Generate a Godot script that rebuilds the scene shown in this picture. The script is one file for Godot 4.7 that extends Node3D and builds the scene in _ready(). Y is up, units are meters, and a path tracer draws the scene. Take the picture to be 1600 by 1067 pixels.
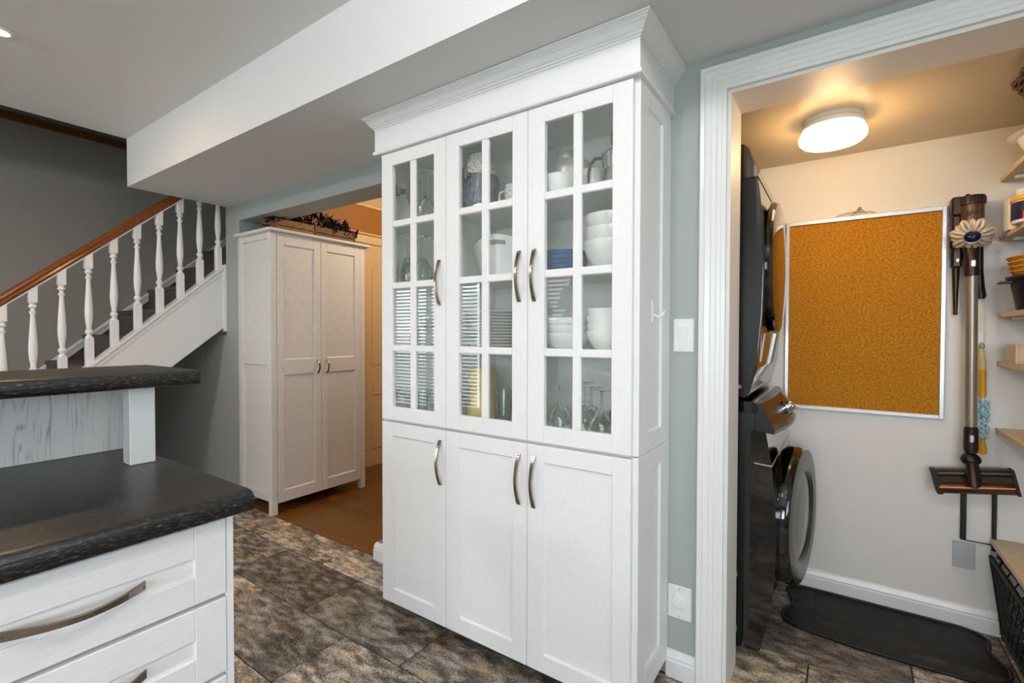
extends Node3D

# ---------------------------------------------------------------- geometry
class Geo:
	var v := PackedVector3Array()
	var n := PackedVector3Array()
	var uv := PackedVector2Array()
	var T := Transform3D()
	func tri(a: Vector3, b: Vector3, c: Vector3, na: Vector3, nb: Vector3, nc: Vector3, ua := Vector2.ZERO, ub := Vector2.ZERO, uc := Vector2.ZERO) -> void:
		a = T * a; b = T * b; c = T * c
		na = (T.basis * na).normalized(); nb = (T.basis * nb).normalized(); nc = (T.basis * nc).normalized()
		if (b - a).cross(c - a).dot(na + nb + nc) > 0.0:
			v.append(a); v.append(c); v.append(b)
			n.append(na); n.append(nc); n.append(nb)
			uv.append(ua); uv.append(uc); uv.append(ub)
		else:
			v.append(a); v.append(b); v.append(c)
			n.append(na); n.append(nb); n.append(nc)
			uv.append(ua); uv.append(ub); uv.append(uc)
	func quad(a: Vector3, b: Vector3, c: Vector3, d: Vector3, m: Vector3) -> void:
		tri(a, b, c, m, m, m)
		tri(a, c, d, m, m, m)
	func quad4(a: Vector3, b: Vector3, c: Vector3, d: Vector3, na: Vector3, nb: Vector3, nc: Vector3, nd: Vector3) -> void:
		tri(a, b, c, na, nb, nc)
		tri(a, c, d, na, nc, nd)
	# box between two corners, edges chamfered by b
	func box(lo: Vector3, hi: Vector3, b := 0.0) -> void:
		var c := (lo + hi) * 0.5
		var h := (hi - lo).abs() * 0.5
		b = minf(b, minf(h.x, minf(h.y, h.z)) * 0.9)
		var ax := [Vector3.RIGHT, Vector3.UP, Vector3.BACK]
		for i in 3:
			var u: Vector3 = ax[(i + 1) % 3]
			var w: Vector3 = ax[(i + 2) % 3]
			var hu := h[(i + 1) % 3] - b
			var hw := h[(i + 2) % 3] - b
			for s in [-1.0, 1.0]:
				var d: Vector3 = ax[i] * s
				var o: Vector3 = c + d * h[i]
				quad(o + u * hu + w * hw, o - u * hu + w * hw, o - u * hu - w * hw, o + u * hu - w * hw, d)
		if b <= 0.0:
			return
		for i in 3:
			var j := (i + 1) % 3
			var k := (i + 2) % 3
			for si in [-1.0, 1.0]:
				for sj in [-1.0, 1.0]:
					var di: Vector3 = ax[i] * si
					var dj: Vector3 = ax[j] * sj
					var e: Vector3 = ax[k] * (h[k] - b)
					var p: Vector3 = c + di * h[i] + dj * (h[j] - b)
					var q: Vector3 = c + di * (h[i] - b) + dj * h[j]
					quad(p + e, p - e, q - e, q + e, (di + dj).normalized())
		for sx in [-1.0, 1.0]:
			for sy in [-1.0, 1.0]:
				for sz in [-1.0, 1.0]:
					var s := Vector3(sx, sy, sz)
					var m := c + s * (h - Vector3(b, b, b))
					tri(m + Vector3(sx * b, 0, 0), m + Vector3(0, sy * b, 0), m + Vector3(0, 0, sz * b), s, s, s)
	# polygon in local xy pushed along z
	func extrude(poly: PackedVector2Array, z0: float, z1: float, smooth := 35.0, caps := true) -> void:
		var m := poly.size()
		var area := 0.0
		for i in m:
			area += poly[i].cross(poly[(i + 1) % m])
		var sg := 1.0 if area > 0.0 else -1.0
		var en := []
		for i in m:
			var d := (poly[(i + 1) % m] - poly[i]).normalized()
			en.append(Vector2(d.y, -d.x) * sg)
		var lim := cos(deg_to_rad(smooth))
		for i in m:
			var e: Vector2 = en[i]
			var ep: Vector2 = en[(i + m - 1) % m]
			var ex: Vector2 = en[(i + 1) % m]
			var n0 := (e + ep).normalized() if e.dot(ep) > lim else e
			var n1 := (e + ex).normalized() if e.dot(ex) > lim else e
			var p := poly[i]
			var q := poly[(i + 1) % m]
			var a0 := Vector3(n0.x, n0.y, 0)
			var a1 := Vector3(n1.x, n1.y, 0)
			quad4(Vector3(p.x, p.y, z0), Vector3(q.x, q.y, z0), Vector3(q.x, q.y, z1), Vector3(p.x, p.y, z1), a0, a1, a1, a0)
		if caps:
			var ids := Geometry2D.triangulate_polygon(poly)
			for i in range(0, ids.size(), 3):
				for zz in [[z0, -1.0], [z1, 1.0]]:
					var k := Vector3(0, 0, zz[1] * (1.0 if z1 > z0 else -1.0))
					var a := poly[ids[i]]
					var b := poly[ids[i + 1]]
					var c := poly[ids[i + 2]]
					tri(Vector3(a.x, a.y, zz[0]), Vector3(b.x, b.y, zz[0]), Vector3(c.x, c.y, zz[0]), k, k, k)
	# profile of (radius, height) round local y at point at
	func lathe(prof: Array, at := Vector3.ZERO, seg := 24, squash := 1.0, smooth := 40.0) -> void:
		var m := prof.size()
		var en := []
		for i in m - 1:
			var d: Vector2 = (prof[i + 1] - prof[i]).normalized()
			en.append(Vector2(d.y, -d.x))
		var lim := cos(deg_to_rad(smooth))
		for i in m - 1:
			var e: Vector2 = en[i]
			var n0 := e
			var n1 := e
			if i > 0 and e.dot(en[i - 1]) > lim:
				n0 = (e + en[i - 1]).normalized()
			if i < m - 2 and e.dot(en[i + 1]) > lim:
				n1 = (e + en[i + 1]).normalized()
			var p: Vector2 = prof[i]
			var q: Vector2 = prof[i + 1]
			for k in seg:
				var t0 := TAU * k / seg
				var t1 := TAU * (k + 1) / seg
				var c0 := Vector3(cos(t0), 0, sin(t0) * squash)
				var c1 := Vector3(cos(t1), 0, sin(t1) * squash)
				var f := func(r: Vector2, c: Vector3) -> Vector3: return at + Vector3(c.x * r.x, r.y, c.z * r.x)
				var g := func(r: Vector2, c: Vector3) -> Vector3: return Vector3(c.x * r.x, r.y, c.z * r.x / (squash * squash))
				if p.x < 1e-6:
					tri(f.call(p, c0), f.call(q, c1), f.call(q, c0), g.call(n0, c0), g.call(n1, c1), g.call(n1, c0))
				elif q.x < 1e-6:
					tri(f.call(p, c0), f.call(p, c1), f.call(q, c0), g.call(n0, c0), g.call(n0, c1), g.call(n1, c0))
				else:
					quad4(f.call(p, c0), f.call(p, c1), f.call(q, c1), f.call(q, c0), g.call(n0, c0), g.call(n0, c1), g.call(n1, c1), g.call(n1, c0))
	func cyl(a: Vector3, b: Vector3, r: float, seg := 16, r2 := -1.0) -> void:
		tube([a, b], [r, r if r2 < 0.0 else r2], seg)
	# round rod along points, radii one number or one per point
	func tube(pts: Array, rad, seg := 8, closed := false) -> void:
		var m := pts.size()
		var rings := []
		var prev := Vector3.ZERO
		for i in m:
			var d: Vector3
			if closed:
				d = (pts[(i + 1) % m] - pts[(i + m - 1) % m]).normalized()
			else:
				d = (pts[mini(i + 1, m - 1)] - pts[maxi(i - 1, 0)]).normalized()
			if prev == Vector3.ZERO:
				prev = d.cross(Vector3.UP if absf(d.y) < 0.9 else Vector3.RIGHT).normalized()
			var s := (prev - d * prev.dot(d)).normalized()
			prev = s
			var t := d.cross(s)
			var r: float = rad[i] if rad is Array else rad
			var ring := []
			for k in seg:
				var an := TAU * k / seg
				ring.append([pts[i] + (s * cos(an) + t * sin(an)) * r, s * cos(an) + t * sin(an)])
			rings.append(ring)
			if not closed and (i == 0 or i == m - 1):
				var nn := -d if i == 0 else d
				for k in seg:
					tri(pts[i], ring[k][0], ring[(k + 1) % seg][0], nn, nn, nn)
		for i in (m if closed else m - 1):
			var a: Array = rings[i]
			var b: Array = rings[(i + 1) % m]
			for k in seg:
				var l := (k + 1) % seg
				quad4(a[k][0], a[l][0], b[l][0], b[k][0], a[k][1], a[l][1], b[l][1], b[k][1])
	# open or closed profile (side, up) swept along a path with mitres; up is fixed
	func sweep(pts: Array, prof: PackedVector2Array, up: Vector3, closed_prof := true) -> void:
		var m := pts.size()
		var rows := []
		for i in m:
			var d0: Vector3 = (pts[i] - pts[i - 1]).normalized() if i > 0 else (pts[1] - pts[0]).normalized()
			var d1: Vector3 = (pts[i + 1] - pts[i]).normalized() if i < m - 1 else d0
			var s0 := d0.cross(up).normalized()
			var s1 := d1.cross(up).normalized()
			var s := (s0 + s1).normalized()
			s /= maxf(0.2, s.dot(s0))
			var row := []
			for p in prof:
				row.append(pts[i] + s * p.x + up * p.y)
			rows.append(row)
		var k := prof.size()
		var area := 0.0
		for i in k:
			area += prof[i].cross(prof[(i + 1) % k])
		var sg := 1.0 if area > 0.0 else -1.0
		for i in m - 1:
			var d: Vector3 = (pts[i + 1] - pts[i]).normalized()
			var s := d.cross(up).normalized()
			for j in (k if closed_prof else k - 1):
				var e := (prof[(j + 1) % k] - prof[j]).normalized()
				var nn := (s * e.y - up * e.x) * sg
				quad(rows[i][j], rows[i][(j + 1) % k], rows[i + 1][(j + 1) % k], rows[i + 1][j], nn)
		if closed_prof:
			var ids := Geometry2D.triangulate_polygon(prof)
			for end in [[0, -(pts[1] - pts[0]).normalized()], [m - 1, (pts[m - 1] - pts[m - 2]).normalized()]]:
				for i in range(0, ids.size(), 3):
					tri(rows[end[0]][ids[i]], rows[end[0]][ids[i + 1]], rows[end[0]][ids[i + 2]], end[1], end[1], end[1])
	# square block with ends cut to nothing fancy: flat below the cap line, shouldered towards the turning
	func extrude_block(w: float, y0: float, y1: float, _sl: float) -> void:
		box(Vector3(-w, y0, -w), Vector3(w, y1, w), 0.003)
	# triangular gusset under a shelf board, in the plane of constant z
	func extrude_bracket(xa: float, xb: float, y: float, z: float) -> void:
		extrude(PackedVector2Array([Vector2(xa, y), Vector2(xb, y), Vector2(xb, y - 0.075), Vector2(xb - 0.012, y - 0.075)]), z - 0.004, z + 0.004)
	# upright box with rounded vertical corners: centre of the base, half widths, height, corner radius
	func extrude_round_box(c: Vector3, hx: float, hz: float, h: float, r: float) -> void:
		var pts := PackedVector2Array()
		for k in 4:
			for j in 6:
				var a := PI * 0.5 * (k + j / 5.0)
				pts.append(Vector2((hx - r) * (1.0 if k == 0 or k == 3 else -1.0) + cos(a) * r, (hz - r) * (1.0 if k < 2 else -1.0) + sin(a) * r))
		var keep := T
		T = T * Transform3D(Basis(Vector3(1, 0, 0), Vector3(0, 0, 1), Vector3(0, 1, 0)), c)
		extrude(pts, 0.0, h)
		T = keep
	func ball(c: Vector3, r: Vector3, seg := 14) -> void:
		var half := seg / 2
		for i in half:
			for k in seg:
				var p := []
				for q in [[i, k], [i, k + 1], [i + 1, k + 1], [i + 1, k]]:
					var th: float = PI * q[0] / half
					var ph: float = TAU * q[1] / seg
					p.append(Vector3(sin(th) * cos(ph), cos(th), sin(th) * sin(ph)))
				var g := func(x: Vector3) -> Vector3: return x / r
				if i < half - 1:
					tri(c + p[0] * r, c + p[2] * r, c + p[3] * r, g.call(p[0]), g.call(p[2]), g.call(p[3]))
				if i > 0:
					tri(c + p[0] * r, c + p[1] * r, c + p[2] * r, g.call(p[0]), g.call(p[1]), g.call(p[2]))
	func mesh() -> ArrayMesh:
		var a := []
		a.resize(Mesh.ARRAY_MAX)
		a[Mesh.ARRAY_VERTEX] = v
		a[Mesh.ARRAY_NORMAL] = n
		a[Mesh.ARRAY_TEX_UV] = uv
		var m := ArrayMesh.new()
		m.add_surface_from_arrays(Mesh.PRIMITIVE_TRIANGLES, a)
		return m

# ---------------------------------------------------------------- scene tree helpers
var used := {}
var offs := {}
var M := {}
var rng := RandomNumberGenerator.new()

func numbered(s: String) -> String:
	if not used.has(s):
		used[s] = 0
		return s
	used[s] += 1
	return "%s_%03d" % [s, used[s]]

func tag(o: Node, label: String, cat: String, group := "", kind := "") -> void:
	if label: o.set_meta("label", label)
	if cat: o.set_meta("category", cat)
	if group: o.set_meta("group", group)
	if kind: o.set_meta("kind", kind)

func thing(called: String, label: String, cat: String, at := Vector3.ZERO, group := "") -> Node3D:
	var o := Node3D.new()
	o.name = numbered(called)
	add_child(o)
	o.position = at
	offs[o] = at
	tag(o, label, cat, group)
	return o

func part(called: String, g: Geo, mat: Material, parent: Node3D, label := "") -> MeshInstance3D:
	return mpart(called, g.mesh(), mat, parent, label)

func mpart(called: String, m: Mesh, mat: Material, parent: Node3D, label := "") -> MeshInstance3D:
	var o := MeshInstance3D.new()
	o.name = called
	o.mesh = m
	o.material_override = mat
	parent.add_child(o, true)
	if offs.has(parent):
		o.position = -offs[parent]
	if label:
		o.set_meta("label", label)
	return o

func solo(called: String, g: Geo, mat: Material, label: String, cat: String, group := "") -> MeshInstance3D:
	var o := MeshInstance3D.new()
	o.name = numbered(called)
	o.mesh = g.mesh()
	o.material_override = mat
	add_child(o)
	tag(o, label, cat, group)
	return o

func struct(called: String, g: Geo, mat: Material, label := "", cat := "") -> MeshInstance3D:
	var o := MeshInstance3D.new()
	o.name = numbered(called)
	o.mesh = g.mesh()
	o.material_override = mat
	add_child(o)
	tag(o, label, cat, "", "structure")
	return o

func twin(o: Node3D, label: String, at: Vector3, turn := 0.0) -> Node3D:
	var c: Node3D = o.duplicate()
	c.name = numbered(String(o.name).rstrip("_0123456789"))
	add_child(c)
	c.position = at
	c.rotation.y = turn
	if label: c.set_meta("label", label)
	return c

func G() -> Geo: return Geo.new()
func GT(x: Vector3, y: Vector3, z: Vector3, o: Vector3) -> Geo:
	var g := Geo.new()
	g.T = Transform3D(Basis(x, y, z), o)
	return g
func B(lo: Vector3, hi: Vector3, b := 0.0) -> Geo:
	var g := Geo.new()
	g.box(lo, hi, b)
	return g
func V(x: float, y: float, z: float) -> Vector3: return Vector3(x, y, z)
func P2(a: Array) -> PackedVector2Array:
	var p := PackedVector2Array()
	for i in range(0, a.size(), 2): p.append(Vector2(a[i], a[i + 1]))
	return p
func PV(a: Array) -> Array:
	var p := []
	for i in range(0, a.size(), 2): p.append(Vector2(a[i], a[i + 1]))
	return p

# ---------------------------------------------------------------- materials
func std(c: Color, rough := 0.5, metal := 0.0) -> StandardMaterial3D:
	var m := StandardMaterial3D.new()
	m.albedo_color = c
	m.roughness = rough
	m.metallic = metal
	return m

func glass(a := 0.03, rough := 0.0) -> StandardMaterial3D:
	var m := std(Color(0.9, 0.96, 0.93, a), rough)
	m.transparency = BaseMaterial3D.TRANSPARENCY_ALPHA
	return m

func noise_bytes(w: int, h: int, freq: float, oct := 4, sd := 1, type := FastNoiseLite.TYPE_SIMPLEX_SMOOTH, ridged := false) -> PackedByteArray:
	var f := FastNoiseLite.new()
	f.seed = sd
	f.noise_type = type
	f.frequency = freq
	f.fractal_octaves = oct
	f.fractal_type = FastNoiseLite.FRACTAL_RIDGED if ridged else FastNoiseLite.FRACTAL_FBM
	f.fractal_gain = 0.55
	var im := f.get_seamless_image(w, h)
	im.convert(Image.FORMAT_L8)
	return im.get_data()

func lut(stops: Array) -> PackedByteArray:   # [pos, Color, ...] as 256 rgb triplets
	var g := Gradient.new()
	var off := PackedFloat32Array()
	var col := PackedColorArray()
	for i in range(0, stops.size(), 2):
		off.append(stops[i])
		col.append(stops[i + 1])
	g.offsets = off
	g.colors = col
	var out := PackedByteArray()
	out.resize(768)
	for i in 256:
		var c := g.sample(i / 255.0)
		out[i * 3] = int(c.r8); out[i * 3 + 1] = int(c.g8); out[i * 3 + 2] = int(c.b8)
	return out

func ramp_tex(w: int, h: int, nb: PackedByteArray, stops: Array) -> ImageTexture:
	var l := lut(stops)
	var d := PackedByteArray()
	d.resize(w * h * 3)
	for i in w * h:
		var k := nb[i] * 3
		d[i * 3] = l[k]; d[i * 3 + 1] = l[k + 1]; d[i * 3 + 2] = l[k + 2]
	var im := Image.create_from_data(w, h, false, Image.FORMAT_RGB8, d)
	return ImageTexture.create_from_image(im)

func grey_tex(w: int, h: int, nb: PackedByteArray) -> ImageTexture:
	return ImageTexture.create_from_image(Image.create_from_data(w, h, false, Image.FORMAT_L8, nb))

func tri(m: StandardMaterial3D, s: Vector3) -> StandardMaterial3D:
	m.uv1_triplanar = true
	m.uv1_triplanar_sharpness = 4.0
	m.uv1_scale = s
	return m

func bump(m: StandardMaterial3D, t: Texture2D, cm: float) -> StandardMaterial3D:
	m.heightmap_enabled = true
	m.heightmap_texture = t
	m.heightmap_scale = cm
	return m

func textured(t: Texture2D, rough: float, s: Vector3, tint := Color.WHITE) -> StandardMaterial3D:
	var m := std(tint, rough)
	m.albedo_texture = t
	return tri(m, s)

func slate_tex(w: int) -> Array:
	var a := noise_bytes(w, w, 0.0045, 6, 11)
	var b := noise_bytes(w, w, 0.02, 5, 12)
	var c := noise_bytes(w, w, 0.006, 4, 13)
	var r := noise_bytes(w, w, 0.010, 5, 14, FastNoiseLite.TYPE_SIMPLEX_SMOOTH, true)
	var e := noise_bytes(w, w, 0.14, 4, 15)
	var l := lut([0.0, Color(0.24, 0.22, 0.205), 0.28, Color(0.44, 0.41, 0.38), 0.5, Color(0.62, 0.585, 0.55), 0.68, Color(0.74, 0.71, 0.67), 0.84, Color(0.86, 0.83, 0.80), 1.0, Color(0.96, 0.94, 0.91)])
	var d := PackedByteArray()
	d.resize(w * w * 3)
	var hgt := PackedByteArray()
	hgt.resize(w * w)
	for i in w * w:
		var x := (a[i] * 0.34 + b[i] * 0.44 + e[i] * 0.54 - r[i] * 0.32) / 255.0
		x = clampf((x - 0.50) * 1.8 + 0.55, 0.0, 1.0)
		var k := int(x * 255.0) * 3
		var rust := clampf((c[i] + b[i] * 0.5 + e[i] * 0.25 - 266.0) / 75.0, 0.0, 0.45) * clampf((x - 0.22) * 4.0, 0.0, 1.0)
		d[i * 3] = int(minf(255.0, lerpf(l[k], l[k] * 0.85 + 42.0, rust)))
		d[i * 3 + 1] = int(minf(255.0, lerpf(l[k + 1], l[k + 1] * 0.72 + 24.0, rust)))
		d[i * 3 + 2] = int(minf(255.0, lerpf(l[k + 2], l[k + 2] * 0.52 + 6.0, rust)))
		hgt[i] = int(clampf(x * 150.0 + e[i] * 0.3, 0.0, 255.0))
	return [ImageTexture.create_from_image(Image.create_from_data(w, w, false, Image.FORMAT_RGB8, d)), grey_tex(w, w, hgt)]

func streak_tex(w: int, h: int) -> ImageTexture:   # whitewashed oak with dark cathedral streaks running down
	var a := noise_bytes(w, h, 0.012, 3, 31)
	var b := noise_bytes(w, h, 0.05, 3, 32)
	var d := PackedByteArray()
	d.resize(w * h * 3)
	for y in h:
		for x in w:
			var i := y * w + x
			var s := absf(a[i] / 255.0 - 0.5) * 2.0
			var band := absf(fposmod(a[i] / 255.0 * 9.0, 1.0) - 0.5) * 2.0
			var f := clampf((band - 0.72) * 3.5, 0.0, 1.0) * clampf((b[i] - 95.0) / 90.0, 0.0, 1.0) * clampf(1.25 - s * 1.6, 0.0, 1.0)
			d[i * 3] = int(lerpf(206, 118, f)); d[i * 3 + 1] = int(lerpf(207, 119, f)); d[i * 3 + 2] = int(lerpf(205, 119, f))
	return ImageTexture.create_from_image(Image.create_from_data(w, h, false, Image.FORMAT_RGB8, d))

func materials() -> void:
	var n1 := noise_bytes(512, 512, 0.02, 5, 1)
	var n2 := noise_bytes(512, 512, 0.06, 4, 2)
	var fine := noise_bytes(512, 512, 0.25, 2, 3)
	var cell := noise_bytes(512, 512, 0.10, 2, 4, FastNoiseLite.TYPE_CELLULAR)
	var bn1 := grey_tex(512, 512, n1)
	var bn2 := grey_tex(512, 512, n2)
	var bf := grey_tex(512, 512, fine)
	# painted white oak: grain along y, along x, along z
	var paint := ramp_tex(512, 512, n2, [0.0, Color(0.865, 0.868, 0.87), 0.35, Color(0.915, 0.917, 0.92), 1.0, Color(0.935, 0.937, 0.94)])
	M.white_v = bump(textured(paint, 0.42, V(9, 0.55, 9)), bn2, 0.010)
	M.white_x = bump(textured(paint, 0.42, V(0.55, 9, 9)), bn2, 0.010)
	M.white_z = bump(textured(paint, 0.42, V(9, 9, 0.55)), bn2, 0.010)
	var wash := ramp_tex(512, 512, n2, [0.0, Color(0.74, 0.73, 0.71), 0.36, Color(0.84, 0.835, 0.825), 0.6, Color(0.875, 0.872, 0.865), 1.0, Color(0.90, 0.897, 0.89)])
	M.wash_v = bump(textured(wash, 0.5, V(8, 0.5, 8)), bn2, 0.012)
	M.wash_h = bump(textured(wash, 0.5, V(8, 8, 0.5)), bn2, 0.012)
	M.streak = textured(streak_tex(512, 256), 0.5, V(1.6, 0.34, 2.0))
	M.trim = std(Color(0.91, 0.912, 0.915), 0.38)
	M.trim_gloss = std(Color(0.92, 0.922, 0.925), 0.25)
	M.plastic = std(Color(0.92, 0.92, 0.91), 0.35)
	M.inside = std(Color(0.94, 0.955, 0.935), 0.6)
	# walls
	var orange_peel := bf
	M.sage = bump(tri(std(Color(0.665, 0.692, 0.682), 0.6), V(3, 3, 3)), orange_peel, 0.02)
	M.stairwall = bump(tri(std(Color(0.625, 0.605, 0.58), 0.6), V(3, 3, 3)), orange_peel, 0.02)
	M.ceil = std(Color(0.915, 0.91, 0.905), 0.85)
	M.beam = std(Color(0.875, 0.875, 0.875), 0.7)
	M.laundry = bump(tri(std(Color(0.90, 0.89, 0.875), 0.45), V(2.5, 2.5, 2.5)), orange_peel, 0.02)
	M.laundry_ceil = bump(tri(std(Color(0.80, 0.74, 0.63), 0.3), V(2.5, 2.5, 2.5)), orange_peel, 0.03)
	M.hall = std(Color(0.60, 0.38, 0.08), 0.6)  # warm lamplight in the hall put into the wall colour
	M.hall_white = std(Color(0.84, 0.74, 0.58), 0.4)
	# floors
	var sl := slate_tex(1024)
	M.tile = std(Color(1.0, 0.98, 0.95), 0.45)
	M.tile.albedo_texture = sl[0]
	bump(M.tile, sl[1], 0.12)
	M.tiles = []
	for tn in [Color(1, 0.985, 0.96), Color(0.86, 0.835, 0.80), Color(0.66, 0.64, 0.62), Color(0.95, 0.92, 0.87), Color(0.76, 0.745, 0.73)]:
		var tm: StandardMaterial3D = M.tile.duplicate()
		tm.albedo_color = tn
		M.tiles.append(tm)
	M.grout = std(Color(0.13, 0.12, 0.11), 0.8)
	var oak := ramp_tex(512, 512, n2, [0.0, Color(0.18, 0.105, 0.03), 0.36, Color(0.36, 0.235, 0.075), 0.5, Color(0.45, 0.30, 0.10), 0.68, Color(0.52, 0.36, 0.13), 1.0, Color(0.62, 0.45, 0.19)])
	M.oak = []
	for t in [Color(1, 1, 1), Color(0.88, 0.86, 0.84), Color(1.0, 0.94, 0.86), Color(0.94, 0.90, 0.92)]:
		M.oak.append(bump(textured(oak, 0.28, V(1.3, 10, 10), t), bn2, 0.02))
	M.oak_edge = textured(oak, 0.3, V(0.8, 8, 8), Color(1.0, 0.95, 0.85))
	M.rail = textured(ramp_tex(512, 512, n2, [0.0, Color(0.26, 0.12, 0.035), 0.45, Color(0.49, 0.265, 0.09), 1.0, Color(0.60, 0.36, 0.14)]), 0.22, V(10, 10, 0.8))
	M.pine = textured(ramp_tex(512, 512, n2, [0.0, Color(0.33, 0.22, 0.12), 0.5, Color(0.50, 0.36, 0.21), 1.0, Color(0.60, 0.45, 0.28)]), 0.6, V(10, 10, 0.9))
	M.pine_dark = textured(ramp_tex(512, 512, n2, [0.0, Color(0.24, 0.13, 0.07), 0.5, Color(0.38, 0.22, 0.11), 1.0, Color(0.46, 0.28, 0.15)]), 0.6, V(10, 10, 0.9))
	M.shelf = textured(ramp_tex(512, 512, n2, [0.0, Color(0.72, 0.62, 0.48), 0.5, Color(0.82, 0.74, 0.62), 1.0, Color(0.87, 0.80, 0.69)]), 0.5, V(8, 8, 0.8))
	# counter: dark slate laminate with slanting fine streaks
	M.counter = bump(textured(ramp_tex(512, 512, n2, [0.0, Color(0.035, 0.032, 0.031), 0.40, Color(0.07, 0.065, 0.063), 0.54, Color(0.12, 0.112, 0.108), 0.68, Color(0.19, 0.18, 0.173), 0.82, Color(0.32, 0.305, 0.295), 1.0, Color(0.5, 0.48, 0.46)]), 0.33, V(7.0, 7.0, 2.0)), bn2, 0.02)
	M.carpet = bump(textured(ramp_tex(512, 512, fine, [0.0, Color(0.20, 0.175, 0.155), 0.45, Color(0.36, 0.32, 0.29), 0.75, Color(0.50, 0.46, 0.42), 1.0, Color(0.66, 0.62, 0.58)]), 0.95, V(3, 3, 3)), bf, 0.6)
	var cork := PackedByteArray()
	cork.resize(512 * 512)
	for i in cork.size():
		cork[i] = int(clampf(cell[i] * 0.30 + n2[i] * 0.5 + fine[i] * 0.3 - 14.0, 0, 255))
	M.cork = bump(textured(ramp_tex(512, 512, cork, [0.0, Color(0.44, 0.26, 0.02), 0.3, Color(0.63, 0.40, 0.03), 0.55, Color(0.76, 0.51, 0.045), 0.8, Color(0.83, 0.59, 0.075), 1.0, Color(0.88, 0.68, 0.16)]), 0.85, V(2.4, 2.4, 2.4)), grey_tex(512, 512, cork), 0.4)
	# metals, plastics
	M.nickel = std(Color(0.60, 0.555, 0.51), 0.2, 1.0)
	M.pewter = std(Color(0.36, 0.33, 0.30), 0.3, 1.0)
	M.chrome = std(Color(0.82, 0.82, 0.82), 0.08, 1.0)
	M.post = std(Color(0.78, 0.79, 0.79), 0.4)
	M.alu = std(Color(0.78, 0.78, 0.78), 0.35, 0.8)
	M.black = std(Color(0.045, 0.045, 0.048), 0.4)
	M.black_soft = std(Color(0.06, 0.058, 0.058), 0.6)
	M.rubber = bump(tri(std(Color(0.035, 0.032, 0.03, 0.55), 0.45), V(3, 3, 3)), bf, 0.10)
	M.rubber.transparency = BaseMaterial3D.TRANSPARENCY_ALPHA
	M.gloss = std(Color(0.022, 0.021, 0.022), 0.07)
	M.gloss.clearcoat_enabled = true
	M.gloss.clearcoat = 1.0
	M.gloss.clearcoat_roughness = 0.04
	M.mirror_black = std(Color(0.42, 0.39, 0.36), 0.06, 0.95)
	M.panel_grey = std(Color(0.28, 0.27, 0.265), 0.25, 0.9)
	M.door_silver = std(Color(0.42, 0.42, 0.42), 0.3, 0.85)
	M.side_grey = std(Color(0.16, 0.155, 0.155), 0.28, 0.5)
	M.glass = glass()
	M.glass_ware = std(Color(0.93, 0.97, 0.95, 0.0), 0.0)
	M.glass_ware.refraction_enabled = true
	M.glass_ware.refraction_scale = 0.05
	M.china = std(Color(0.945, 0.95, 0.94), 0.18)
	M.steel_white = std(Color(0.72, 0.72, 0.70), 0.3, 0.3)
	M.blue = std(Color(0.24, 0.34, 0.56), 0.2)
	M.slate_blue = textured(ramp_tex(512, 512, n1, [0.0, Color(0.14, 0.17, 0.20), 0.4, Color(0.33, 0.39, 0.44), 0.75, Color(0.47, 0.52, 0.56), 1.0, Color(0.6, 0.64, 0.66)]), 0.25, V(9, 3, 9))
	var speck := PackedByteArray()
	speck.resize(512 * 512)
	for i in speck.size():
		speck[i] = 255 if cell[i] < 150 or n2[i] > 90 else 0
	M.speckle = textured(ramp_tex(512, 512, n2, [0.0, Color(0.10, 0.09, 0.09), 0.27, Color(0.14, 0.13, 0.12), 0.31, Color(0.86, 0.85, 0.82), 1.0, Color(0.91, 0.90, 0.88)]), 0.3, V(4, 2.5, 4))
	M.cream = std(Color(0.80, 0.69, 0.40), 0.35)
	M.navy = std(Color(0.05, 0.085, 0.17), 0.3)
	M.wicker = std(Color(0.76, 0.53, 0.18), 0.55)
	M.wicker_dark = std(Color(0.20, 0.105, 0.06), 0.5)
	M.bronze = std(Color(0.235, 0.18, 0.15), 0.3, 0.6)
	M.smoke = std(Color(0.40, 0.285, 0.20), 0.2, 0.3)
	M.gold = std(Color(0.80, 0.74, 0.65), 0.3, 0.25)
	M.wand = std(Color(0.62, 0.58, 0.53), 0.32, 0.6)
	M.drum = std(Color(0.17, 0.14, 0.115), 0.25, 0.5)
	M.purple = std(Color(0.09, 0.08, 0.25), 0.25)
	M.copper = std(Color(0.42, 0.27, 0.16), 0.22, 0.7)
	M.yellow = std(Color(0.88, 0.66, 0.08), 0.35)
	M.pale_yellow = std(Color(0.86, 0.80, 0.55), 0.4)
	M.aqua = std(Color(0.68, 0.83, 0.85), 0.9)
	M.green = std(Color(0.05, 0.80, 0.12), 0.35)
	M.deep_blue = std(Color(0.06, 0.09, 0.24), 0.4)
	M.orange = std(Color(0.90, 0.24, 0.06), 0.4)
	M.raffia = std(Color(0.66, 0.55, 0.38), 0.8)
	M.dark_metal = std(Color(0.10, 0.09, 0.085), 0.4, 0.7)
	M.leaf = []
	for c in [Color(0.045, 0.075, 0.045), Color(0.08, 0.10, 0.04), Color(0.20, 0.045, 0.05), Color(0.06, 0.065, 0.075)]:
		M.leaf.append(std(c, 0.6))
	M.grass = std(Color(0.22, 0.42, 0.12), 0.9)
	M.hedge = std(Color(0.16, 0.36, 0.10), 0.9)

# ---------------------------------------------------------------- lights and camera
const DAY := Color(0.94, 0.975, 1.0)

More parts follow.
